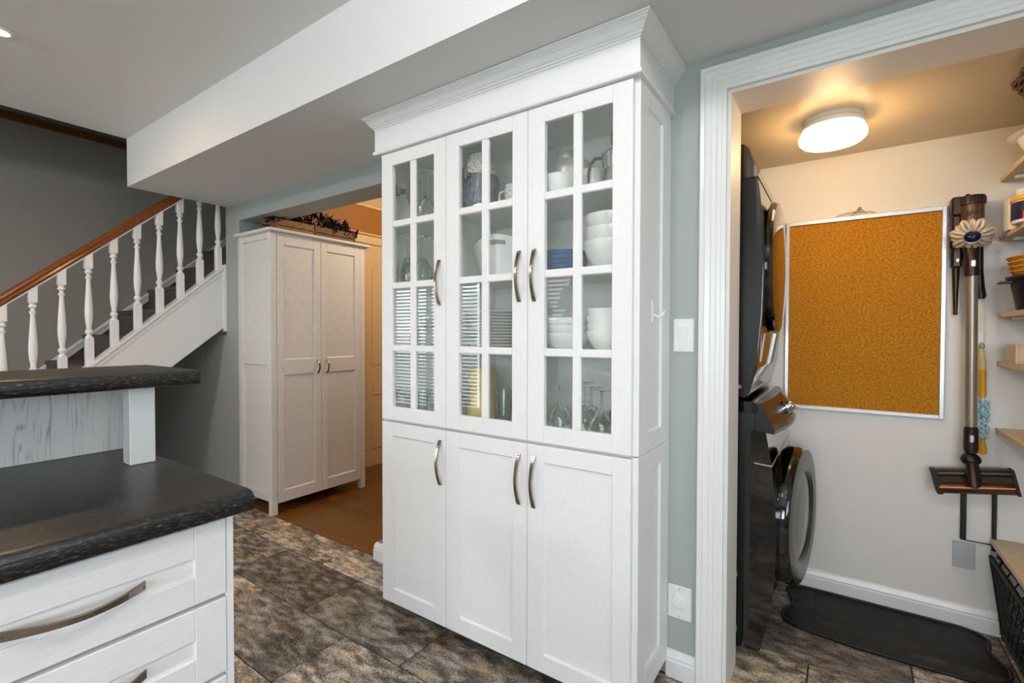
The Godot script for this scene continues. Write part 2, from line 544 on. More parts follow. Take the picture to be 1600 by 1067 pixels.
func area(called: String, at: Vector3, towards: Vector3, size: Vector2, e: float, c: Color) -> void:
	var l := AreaLight3D.new()
	l.name = called
	l.area_size = size
	l.light_energy = e
	l.light_color = c
	l.shadow_enabled = true
	l.area_range = 14.0
	l.area_attenuation = 2.0
	l.area_normalize_energy = true
	add_child(l)
	l.look_at_from_position(at, at + towards, Vector3.UP if absf(towards.normalized().y) < 0.9 else Vector3.RIGHT)

func omni(called: String, at: Vector3, e: float, c: Color, r: float) -> void:
	var l := OmniLight3D.new()
	l.name = called
	l.position = at
	l.light_energy = e
	l.light_color = c
	l.light_size = r
	l.omni_range = 12.0
	l.omni_attenuation = 2.0
	l.shadow_enabled = true
	add_child(l)

func _ready() -> void:
	rng.seed = 7
	var cam := Camera3D.new()
	cam.name = "camera"
	cam.fov = rad_to_deg(2.0 * atan(533.5 / 748.94))
	cam.near = 0.02
	cam.far = 200.0
	cam.basis = Basis(V(0, 1, 0), deg_to_rad(34.5423)) * Basis(V(1, 0, 0), deg_to_rad(-1.0067)) * Basis(V(0, 0, 1), deg_to_rad(0.1157))
	cam.position = V(0, 1.22, 0)
	add_child(cam)
	cam.current = true
	var we := WorldEnvironment.new()
	we.name = "world"
	var env := Environment.new()
	var sky := Sky.new()
	var sm := ProceduralSkyMaterial.new()
	sm.sky_top_color = Color(0.78, 0.83, 0.90)
	sm.sky_horizon_color = Color(0.93, 0.95, 0.98)
	sm.ground_bottom_color = Color(0.42, 0.44, 0.38)
	sm.ground_horizon_color = Color(0.80, 0.83, 0.82)
	sm.sun_angle_max = 0.0
	sky.sky_material = sm
	env.background_mode = Environment.BG_SKY
	env.sky = sky
	env.background_energy_multiplier = 4.0
	env.tonemap_mode = Environment.TONE_MAPPER_LINEAR
	env.tonemap_exposure = 1.41
	env.sdfgi_enabled = true
	env.ssao_enabled = true
	env.ssil_enabled = true
	we.environment = env
	add_child(we)
	# area lights outside the mirrored patio doors and two unseen windows, lighting the kitchen
	area("unseen_window_daylight", V(0.6, 1.45, 2.75), V(-0.35, 0.60, -1), Vector2(2.2, 1.2), 5.3, DAY)
	area("unseen_side_daylight", V(3.75, 1.45, 0.45), V(-1, 0.25, -0.15), Vector2(2.1, 1.2), 1.0, DAY)
	area("patio_daylight", V(-4.95, 1.1, 2.75), V(0.35, 0.1, -1), Vector2(2.0, 2.0), 7.0, DAY)
	materials()
	shell()
	floors()
	staircase()
	peninsula()
	display_cabinet()
	cabinet_contents()
	pantry()
	hall()
	laundry_room()
	washer_dryer()
	laundry_wall()
	laundry_shelves()

# ---------------------------------------------------------------- room
func shell() -> void:
	# kitchen back wall, with the hall opening and the laundry doorway
	var g := G()
	g.box(V(-3.74, 0, -1.90), V(-3.54, 2.6, -1.72))
	g.box(V(-3.54, 2.017, -1.90), V(-2.03, 2.6, -1.72))
	g.box(V(-2.03, 0, -1.90), V(-0.321, 2.6, -1.72))
	g.box(V(-0.321, 2.025, -1.90), V(0.86, 2.6, -1.72))
	g.box(V(0.86, 0, -1.90), V(3.1, 2.6, -1.72))
	struct("wall_back", g, M.sage, "sage grey kitchen wall behind the white cabinet, with the hall opening and the laundry doorway", "wall")
	# lining of the laundry doorway
	g = G()
	g.box(V(-0.321, 0, -1.905), V(-0.309, 2.025, -1.722))
	g.box(V(-0.309, 2.013, -1.905), V(0.848, 2.025, -1.722))
	g.box(V(0.848, 0, -1.905), V(0.86, 2.025, -1.722))
	struct("trim_1", g, M.laundry, "smooth painted lining inside the laundry doorway", "door lining")
	# fluted casing
	var prof := P2([0, 0, 0, 0.011, 0.012, 0.012, 0.015, 0.015, 0.026, 0.016, 0.029, 0.0135, 0.032, 0.0165, 0.043, 0.0175, 0.046, 0.015, 0.049, 0.018, 0.062, 0.020, 0.065, 0.017, 0.068, 0.0215, 0.079, 0.022, 0.082, 0.019, 0.082, 0])
	var mir := PackedVector2Array()
	for p in prof: mir.append(Vector2(-p.x, p.y))
	g = G()
	g.sweep([V(-0.321, 0.0, -1.7195), V(-0.321, 2.025, -1.7195), V(0.86, 2.025, -1.7195), V(0.86, 0.0, -1.7195)], mir, V(0, 0, 1))
	var tr := struct("trim_2", g, M.trim_gloss, "white fluted casing framing the laundry doorway", "door casing")
	# baseboard between cabinet and casing, and the short return left of the cabinet
	var bp := P2([0, 0, 0.016, 0, 0.016, 0.058, 0.012, 0.064, 0.014, 0.070, 0.009, 0.086, 0.006, 0.092, 0, 0.094])
	g = G()
	g.sweep([V(-0.505, 0, -1.7195), V(-0.4035, 0, -1.7195)], bp, V(0, 1, 0))
	struct("baseboard_back", g, M.trim_gloss, "white moulded baseboard between cabinet and doorway casing", "baseboard")
	g = G()
	g.sweep([V(-2.049, 0, -1.90), V(-2.049, 0, -1.702), V(-1.70, 0, -1.702)], bp, V(0, 1, 0))
	struct("baseboard_hall_opening", g, M.trim_gloss, "white moulded baseboard wrapping the wall end left of the glazed cabinet", "baseboard")
	# dropped soffit and ceilings
	struct("ceiling", B(V(-3.735, 2.44, -1.13), V(3.1, 2.62, 2.2)), M.ceil, "flat off-white kitchen ceiling", "ceiling")
	struct("ceiling_001", B(V(-6.6, 2.44, 0.3), V(-3.735, 2.62, 2.2)), M.ceil, "off-white ceiling of the room beside the stairs", "ceiling")
	struct("trim_3", B(V(-3.735, 2.14, -1.72), V(3.1, 2.62, -1.13)), M.beam, "white boxed-in bulkhead running above the cabinets", "bulkhead")
	# right wall, wall behind the camera with windows, far left wall
	g = G()
	g.box(V(3.1, 0, -1.9), V(3.28, 0.85, 2.4))
	g.box(V(3.1, 2.02, -1.9), V(3.28, 2.6, 2.4))
	g.box(V(3.1, 0.85, -1.9), V(3.28, 2.02, -0.6))
	g.box(V(3.1, 0.85, 1.5), V(3.28, 2.02, 2.4))
	struct("wall_right", g, M.sage, "sage grey kitchen side wall with an unseen window", "wall")
	g = G()
	for zz in [-0.57, 0.45, 1.47]:
		g.box(V(3.17, 0.85, zz - 0.03), V(3.24, 2.02, zz + 0.03), 0.004)
	g.box(V(3.17, 0.85, -0.6), V(3.24, 0.91, 1.5), 0.004)
	g.box(V(3.17, 1.96, -0.6), V(3.24, 2.02, 1.5), 0.004)
	var w3 := struct("window_3", g, M.trim, "unseen white framed window in the kitchen side wall, source of the light from the right", "window")  # window out of view, placed to light faces turned right
	part("pane", B(V(3.20, 0.91, -0.54), V(3.206, 1.96, 0.42)), M.glass, w3)
	part("pane", B(V(3.20, 0.91, 0.48), V(3.206, 1.96, 1.44)), M.glass, w3)
	g = G()
	g.box(V(-6.6, 2.02, 2.2), V(3.1, 2.6, 2.38))
	g.box(V(-6.6, 0, 2.2), V(-6.0, 2.02, 2.38))
	g.box(V(-3.95, 0, 2.2), V(-3.05, 2.02, 2.38))
	g.box(V(-3.05, 0, 2.2), V(-2.60, 1.28, 2.38))
	g.box(V(-2.60, 0, 2.2), V(-0.5, 2.02, 2.38))
	g.box(V(-0.5, 0, 2.2), V(1.7, 0.85, 2.38))
	g.box(V(1.7, 0, 2.2), V(3.1, 2.02, 2.38))
	struct("wall_front", g, M.sage, "sage grey wall behind the viewer with patio doors and a window", "wall")
	struct("wall_left", B(V(-6.78, 0, 0.3), V(-6.6, 2.6, 2.38)), M.sage, "sage grey side wall beyond the stairs", "wall")
	# patio doors and window with blinds; kitchen window unseen, placed to light the room
	for w in [["window_1", -6.0, -3.95, 0.0, 2.02, 2], ["window_4", -3.05, -2.60, 1.28, 2.02, 1], ["window_2", -0.5, 1.7, 0.85, 2.02, 3]]:
		g = G()
		var x0: float = w[1]
		var x1: float = w[2]
		var y0: float = w[3]
		var y1: float = w[4]
		var k: int = w[5]
		for i in k + 1:
			var x := lerpf(x0 + 0.03, x1 - 0.03, i / float(k))
			g.box(V(x - 0.035, y0, 2.25), V(x + 0.035, y1, 2.32), 0.004)
		g.box(V(x0, y1 - 0.06, 2.25), V(x1, y1, 2.32), 0.004)
		g.box(V(x0, y0, 2.25), V(x1, y0 + 0.06, 2.32), 0.004)
		var wn := struct(w[0], g, M.trim, "white framed glazing behind the viewer", "window")
		for i in k:
			var xa := lerpf(x0 + 0.03, x1 - 0.03, i / float(k)) + 0.035
			var xb := lerpf(x0 + 0.03, x1 - 0.03, (i + 1) / float(k)) - 0.035
			part("pane", B(V(xa, y0 + 0.06, 2.28), V(xb, y1 - 0.06, 2.286)), M.glass, wn)
	var bl := thing("window_blind", "white horizontal blinds over the patio doors behind the viewer", "blind", V(-4.97, 1.98, 2.16))
	g = G()
	for k in 38:
		var y := 0.06 + k * 0.05
		g.T = Transform3D(Basis(V(1, 0, 0), deg_to_rad(-42.0)), V(0, y, 2.15))
		g.box(V(-5.98, -0.0015, -0.022), V(-3.97, 0.0015, 0.022))
		if y > 1.3: g.box(V(-3.03, -0.0015, -0.022), V(-2.62, 0.0015, 0.022))
	var sl := part("slat", g, M.trim, bl)
	sl.set_meta("kind", "stuff")
	part("head_rail", B(V(-5.99, 1.955, 2.12), V(-3.96, 1.998, 2.18), 0.004), M.trim, bl)
	# stair well
	g = G()
	g.box(V(-5.3, 0, -4.4), V(-5.1, 5.0, 0.3))
	struct("wall_stair", g, M.stairwall, "grey wall rising beside the stairs", "wall")
	struct("wall_stair_front", B(V(-6.6, 0, 0.3), V(-5.1, 2.6, 0.48)), M.stairwall, "grey wall at the foot of the stairs", "wall")
	g = G()
	g.box(V(-3.735, 2.62, -4.4), V(-3.6, 5.0, 0.48))
	g.box(V(-5.3, 0, -4.58), V(-3.6, 5.0, -4.4))
	g.box(V(-5.3, 2.62, 0.3), V(-3.735, 5.0, 0.48))
	struct("wall_stair_upper", g, M.stairwall, "upper walls enclosing the stair well", "wall")
	struct("ceiling_002", B(V(-5.3, 5.0, -4.58), V(-3.6, 5.15, 0.48)), M.ceil, "ceiling high above the stair well", "ceiling")
	struct("wall_under_stair", B(V(-5.1, 0, -1.90), V(-3.74, 1.20, -1.72)), M.sage, "shaded grey wall under the stairs", "wall")
	struct("trim_4", B(V(-5.105, 2.790, -4.4), V(-5.085, 2.850, 0.3), 0.004), M.oak[0], "brown wooden band high on the stair wall", "trim")
	fill_lamp(V(-2.55, 2.44, 1.30), 0.90, "added round fill lamp behind the viewer, on the dining side")
	fill_lamp(V(-0.60, 2.44, -0.10), 0.34, "added round fill lamp just behind the viewer")
	fill_lamp(V(0.45, 2.44, -0.35), 0.36, "added round fill lamp in front of the laundry doorway, above the frame")
	# recessed lights: one in view at left, one mirrored, two unseen lighting the room
	var i := 0
	for p in [V(-2.83, 2.44, -0.44), V(-1.2, 2.44, 0.7), V(0.9, 2.44, 0.2), V(-2.82, 2.44, 0.75)]:
		var t := thing("recessed_light", "round recessed ceiling light glowing above the bar counter at the left edge" if i == 0 else ["", "unseen round recessed ceiling light behind the viewer's left shoulder", "unseen round recessed ceiling light right of the viewer", "round recessed ceiling light mirrored in the glazed doors"][i], "light", p, "recessed ceiling lights" if i else "")
		var r := GT(V(1, 0, 0), V(0, 1, 0), V(0, 0, 1), p)
		r.lathe(PV([0.0, -0.002, 0.030, -0.002, 0.031, -0.005, 0.040, -0.005, 0.042, -0.001, 0.042, 0.0]), Vector3.ZERO, 28)
		part("trim_ring", r, M.trim, t)
		var e := std(Color(1, 0.9, 0.72), 0.5)
		e.emission_enabled = true
		e.emission = Color(1.0, 0.86, 0.62)
		e.emission_energy_multiplier = 3.0
		var q := GT(V(1, 0, 0), V(0, 1, 0), V(0, 0, 1), p)
		q.lathe(PV([0.0, -0.010, 0.02, -0.008, 0.029, -0.003]), Vector3.ZERO, 24)
		part("lens", q, e, t)
		area("recessed_lamp", p - V(0, 0.02, 0), V(0, -1, 0), Vector2(0.08, 0.08), 0.35, Color(1, 0.86, 0.66))
		i += 1

func fill_lamp(p: Vector3, power: float, label: String) -> void:  # fill light added out of frame, shaped as a flush ceiling fixture
	var t := thing("added_fill_lamp", label, "light", p)
	var g := G()
	g.lathe(PV([0.13, 0.0, 0.13, -0.02, 0.0, -0.02]), p, 28)
	part("base", g, M.trim, t)
	var e := std(Color(1, 0.97, 0.92), 0.5)
	e.emission_enabled = true
	e.emission = Color(1.0, 0.94, 0.84)
	e.emission_energy_multiplier = 2.0
	g = G()
	g.lathe(PV([0.12, -0.0205, 0.118, -0.05, 0.09, -0.075, 0.04, -0.088, 0.0, -0.09]), p, 28)
	part("diffuser", g, e, t)
	omni("added_fill_light", p - V(0, 0.055, 0), power, Color(0.985, 0.985, 1.0), 0.05)

func tile(parent: Node3D, x0: float, x1: float, z0: float, z1: float, called := "tile") -> void:
	var gp := 0.0022
	x0 += gp; x1 -= gp; z0 += gp; z1 -= gp
	if x1 - x0 < 0.01 or z1 - z0 < 0.01:
		return
	var g := Geo.new()
	var off := Vector2(rng.randf(), rng.randf())
	var fx := 1.0 if rng.randf() < 0.5 else -1.0
	var fz := 1.0 if rng.randf() < 0.5 else -1.0
	g.box(V(x0, -0.012, z0), V(x1, 0.0, z1), 0.0022)
	for i in g.v.size():
		g.uv[i] = off + Vector2(g.v[i].x * fx * 0.5, g.v[i].z * fz * 1.2)
	part(called, g, M.tiles[rng.randi() % M.tiles.size()], parent)

func floors() -> void:
	var fl := struct("floor", B(V(-6.6, -0.15, -1.712), V(3.1, -0.0035, 2.2)), M.grout, "kitchen floor of dark slate-look tiles in running bond", "floor")
	# rows of stone-look tiles; the nearest ones in view singly, the rest joined
	var zs := [-1.712, -1.50, -1.195, -0.887, -0.58, -0.275, 0.03, 0.335]
	for r in zs.size() - 1:
		var x0: float = -2.252 - 0.62 * 7 + (0.0 if r % 2 == 0 else 0.31)
		for k in 14:
			var a := x0 + k * 0.62
			var b := a + 0.62
			if a > 1.2 or b < -5.1: continue
			tile(fl, maxf(a, -5.099), b, zs[r], zs[r + 1])
	var g := G()
	for r in 6:
		for k in 15:
			var a := -6.5 + k * 0.62 + (0.31 if r % 2 else 0.0)
			g.box(V(a + 0.002, -0.012, 0.337 + r * 0.305), V(a + 0.618, 0, 0.337 + r * 0.305 + 0.303), 0.002)
	for i in g.v.size():
		g.uv[i] = Vector2(g.v[i].x * 0.62, g.v[i].z)
	var rest := part("tile_field", g, M.tile, fl)
	rest.set_meta("kind", "stuff")
	# laundry floor
	var lf := struct("floor_laundry", B(V(-1.05, -0.15, -2.70), V(0.84, -0.0035, -1.712)), M.grout, "laundry room floor of the same dark stone-look tiles", "floor")
	var lz := [-2.70, -2.372, -2.067, -1.762, -1.712]
	for r in 4:
		var x0: float = 0.222 - 0.62 * 3 + (0.0 if r % 2 == 1 else 0.31)
		for k in 6:
			var a := x0 + k * 0.62
			tile(lf, maxf(a, -1.05), minf(a + 0.62, 0.84), lz[r], lz[r + 1])
	# hall: oak strip floor with a border board along the tiles
	var hf := struct("floor_hall", B(V(-3.54, -0.15, -4.4), V(-1.06, -0.014, -1.712)), M.grout, "hall floor of varnished oak boards", "floor")
	part("border_board", B(V(-3.54, -0.014, -1.785), V(-2.03, 0.002, -1.713), 0.002), M.oak_edge, hf)
	var z := -1.787
	var row := 0
	while z > -4.3:
		var x := -3.54 - rng.randf() * 0.5
		while x < -1.06:
			var l := 0.5 + rng.randf() * 0.6
			var a := maxf(x, -3.54)
			var b := minf(x + l, -1.06)
			if b - a > 0.02:
				part("floorboard", B(V(a + 0.0006, -0.014, z - 0.0815), V(b - 0.0006, 0, z - 0.0006), 0.0012), M.oak[rng.randi() % 4], hf)
			x += l
		z -= 0.0825
		row += 1
	struct("floor_upper", B(V(-5.1, 2.44, -4.4), V(-3.74, 2.74, -3.2)), M.ceil, "upper landing at the head of the stairs", "floor")
	for k in 5:
		var g2 := G()
		for q in 60:
			var c := V(-7.5 + k * 1.5 + rng.randf() * 0.85, 0.1 + rng.randf() * 1.9, 5.2 + rng.randf() * 1.0)
			g2.ball(c, V(0.22, 0.18, 0.22) * (0.6 + rng.randf() * 0.6), 8)
		solo("shrub", g2, M.hedge, "green garden shrub outside the patio doors, %s from the left" % ["first", "second", "third", "fourth", "fifth"][k], "shrub", "shrubs in the garden")
	# garden behind the patio doors
	struct("ground", B(V(-30, -0.4, 2.4), V(30, -0.2, 30)), M.grass, "lawn outside the patio doors", "ground")

# ---------------------------------------------------------------- stairs
func staircase() -> void:
	var t := thing("staircase", "staircase with white turned balusters, orange wood handrail and dark carpeted steps", "staircase", V(-4.4, 0, 0.15))
	var sl := 0.895
	# line of the stringer's upper edge: y = 1.704 at z = -1.72
	var top := func(z: float) -> float: return 1.704 + (-1.72 - z) * sl
	var zs0 := 0.16
	var g := GT(V(0, 0, -1), V(0, 1, 0), V(1, 0, 0), V(-3.74, 0, 0))
	g.extrude(P2([-zs0, 0, -zs0, top.call(zs0), 1.716, top.call(-1.716), 1.716, top.call(-1.716) - 0.433, -zs0 + 0.30, 0]), -0.032, 0.0)
	part("stringer", g, M.trim, t)
	g = GT(V(0, 0, -1), V(0, 1, 0), V(1, 0, 0), V(-3.74, 0, 0))
	for q in [[0.0, 0.022, 0.012], [-0.030, -0.016, 0.006]]:
		g.extrude(P2([-zs0, top.call(zs0) + q[0], -zs0, top.call(zs0) + q[1], 1.716, top.call(-1.716) + q[1], 1.716, top.call(-1.716) + q[0]]), -0.065 if q[0] == 0.0 else -0.02, q[2])
	part("stringer_cap", g, M.trim_gloss, t)
	part("end_batten", B(V(-3.752, top.call(-1.70) - 0.46, -1.7195), V(-3.726, top.call(-1.70) + 0.03, -1.698), 0.002), M.trim, t)
	# underside
	g = GT(V(0, 0, -1), V(0, 1, 0), V(1, 0, 0), V(-4.2, 0, 0))
	g.extrude(P2([-zs0 + 0.32, 0, 1.716, top.call(-1.716) - 0.43, 1.716, top.call(-1.716) - 0.40, -zs0 + 0.29, 0]), -0.90, 0.43)
	part("underside", g, M.trim, t)
	# skirting on the far wall
	g = GT(V(0, 0, -1), V(0, 1, 0), V(1, 0, 0), V(-5.1, 0, 0))
	var sk := func(z: float) -> float: return 0.947 + (-0.981 - z) * sl
	g.extrude(P2([-zs0, sk.call(zs0) - 0.075, -zs0, sk.call(zs0), 3.1, sk.call(-3.1), 3.1, sk.call(-3.1) - 0.075]), 0.0, 0.018)
	g.extrude(P2([-zs0, sk.call(zs0) - 0.03, -zs0, sk.call(zs0) - 0.012, 3.1, sk.call(-3.1) - 0.012, 3.1, sk.call(-3.1) - 0.03]), 0.018, 0.026)
	part("skirting", g, M.trim, t)
	g = GT(V(0, 0, -1), V(0, 1, 0), V(1, 0, 0), V(-5.1, 0, 0))
	g.extrude(P2([-zs0, sk.call(zs0) - 0.36, -zs0, sk.call(zs0) - 0.0755, 3.1, sk.call(-3.1) - 0.0755, 3.1, sk.call(-3.1) - 0.36]), 0.0, 0.012)
	part("carpet_return", g, M.carpet, t)
	# carpeted steps, each its own block with a rounded nosing
	var run := 0.2235
	var rise := 0.2
	for k in 15:
		var y := rise * (k + 1)
		# nosings lie just below the stringer cap
		var z := -1.72 - (y - (1.704 - 0.06)) / sl
		if y > 2.79 or z < -3.3: break
		var h := GT(V(0, 0, -1), V(0, 1, 0), V(1, 0, 0), V(-4.2, 0, 0))
		h.extrude(P2([-z, y - 0.012, -z + 0.004, y - 0.004, -z + 0.012, y, -z + run + 0.03, y, -z + run + 0.03, y - 0.03, -z + 0.03, y - 0.032, -z + 0.028, y - rise - 0.03, -z + 0.012, y - rise - 0.03, -z + 0.010, y - 0.034, -z + 0.002, y - 0.03]), -0.88, 0.428 if z > -1.75 else 0.455, 50.0)
		part("step", h, M.carpet, t)
	# turned balusters
	var zc := -0.575 + 0.1228
	var proto: ArrayMesh = null
	for k in 11:
		var y0: float = top.call(zc) + 0.022
		var b := GT(V(1, 0, 0), V(0, 1, 0), V(0, 0, 1), V(-3.772, y0, zc))
		var w := 0.0195
		b.extrude_block(w, -0.022, 0.155, sl)
		b.lathe(PV([0.0195, 0.155, 0.0195, 0.160, 0.012, 0.170, 0.012, 0.176, 0.0185, 0.184, 0.0205, 0.192, 0.0185, 0.200, 0.0115, 0.208, 0.015, 0.214, 0.012, 0.220, 0.0165, 0.245, 0.0205, 0.285, 0.0205, 0.325, 0.0175, 0.385, 0.0135, 0.450, 0.0105, 0.505, 0.0105, 0.510, 0.0165, 0.518, 0.0165, 0.523, 0.0105, 0.530, 0.0105, 0.542, 0.019, 0.550, 0.019, 0.556, 0.0135, 0.564, 0.0195, 0.578]), Vector3.ZERO, 16)
		b.extrude_block(w, 0.575, 0.70, sl)
		part("baluster", b, M.trim_gloss, t)
		zc -= 0.1228
	# handrail
	g = GT(V(0, 0, -1), V(0, 1, 0), V(1, 0, 0), V(-3.772, 0, 0))
	var d := V(0, sl, -1).normalized()
	var up := V(0, 1, sl).normalized()
	var o := V(-3.772, 1.358, -0.570)
	g = G()
	g.sweep([o - d * 0.9, o + d * 2.6], P2([-0.022, 0, 0.022, 0, 0.026, 0.010, 0.022, 0.020, 0.026, 0.030, 0.024, 0.042, 0.014, 0.050, -0.014, 0.050, -0.024, 0.042, -0.026, 0.030, -0.022, 0.020, -0.026, 0.010]), up)
	part("handrail", g, M.rail, t)
	g = G()
	g.sweep([o - d * 0.9 - up * 0.008, o + d * 2.6 - up * 0.008], P2([-0.018, 0, 0.018, 0, 0.018, 0.008, -0.018, 0.008]), up)
	part("handrail_fillet", g, M.trim, t)

# ---------------------------------------------------------------- shaker fronts
# frame and recessed panel in a local frame (x right, y up, z out), origin at the lower left front corner
func shaker_frame(g: Geo, w: float, h: float, sl: float, sr: float, tp: float, bt: float, th: float, mids := []) -> void:
	g.box(V(0, 0, -th), V(sl, h, 0), 0.0016)
	g.box(V(w - sr, 0, -th), V(w, h, 0), 0.0016)
	g.box(V(sl - 0.0005, h - tp, -th), V(w - sr + 0.0005, h, 0), 0.0016)
	g.box(V(sl - 0.0005, 0, -th), V(w - sr + 0.0005, bt, 0), 0.0016)
	for m in mids:
		g.box(V(sl - 0.0005, m[0], -th), V(w - sr + 0.0005, m[1], 0), 0.0016)

func shaker_panel(g: Geo, w: float, h: float, sl: float, sr: float, tp: float, bt: float, deep: float) -> void:
	g.box(V(sl - 0.003, bt - 0.003, -deep - 0.006), V(w - sr + 0.003, h - tp + 0.003, -deep))
	# small chamfer bead round the panel
	var b := 0.004
	var x0 := sl
	var x1 := w - sr
	var y0 := bt
	var y1 := h - tp
	var f := -deep + b
	g.quad(V(x0, y0, f), V(x1, y0, f), V(x1 - b, y0 + b, -deep), V(x0 + b, y0 + b, -deep), V(0, 1, 1).normalized())
	g.quad(V(x0, y1, f), V(x1, y1, f), V(x1 - b, y1 - b, -deep), V(x0 + b, y1 - b, -deep), V(0, -1, 1).normalized())
	g.quad(V(x0, y0, f), V(x0, y1, f), V(x0 + b, y1 - b, -deep), V(x0 + b, y0 + b, -deep), V(1, 0, 1).normalized())
	g.quad(V(x1, y0, f), V(x1, y1, f), V(x1 - b, y1 - b, -deep), V(x1 - b, y0 + b, -deep), V(-1, 0, 1).normalized())

# bowed strap pull, along local y from y0 to y1 (or x when across), foot on plane z = 0
func bow(g: Geo, c: Vector3, l: float, along: Vector3, out: Vector3, hw := 0.0078, rise := 0.022) -> void:
	var side := along.cross(out)
	var N := 18
	var rows := []
	for i in N + 1:
		var t := i / float(N)
		var s := t * 2.0 - 1.0
		var z := rise * (1.0 - pow(absf(s), 1.9))
		var w := hw * (0.62 + 0.42 * pow(absf(s), 1.6))
		var th := 0.0032 + 0.0035 * (1.0 - absf(s))
		var p := c + along * (s * l * 0.5) + out * z
		rows.append([p - side * w, p + side * w, p + side * w * 0.9 + out * th, p - side * w * 0.9 + out * th])
	for i in N:
		var a: Array = rows[i]
		var b: Array = rows[i + 1]
		var dz: Vector3 = (b[0] - a[0]).normalized()
		var fo := side.cross(dz).normalized()
		if fo.dot(out) < 0.0: fo = -fo
		g.quad(a[3], a[2], b[2], b[3], fo)
		g.quad(a[0], a[1], b[1], b[0], -fo)
		g.quad(a[1], a[2], b[2], b[1], side)
		g.quad(a[0], a[3], b[3], b[0], -side)
	for e in [[rows[0], -along], [rows[N], along]]:
		g.quad(e[0][0], e[0][1], e[0][2], e[0][3], e[1])
	# feet
	for s in [-1.0, 1.0]:
		var p: Vector3 = c + along * (s * (l * 0.5 - 0.006))
		g.cyl(p - out * 0.001, p + out * 0.006, 0.004, 8)

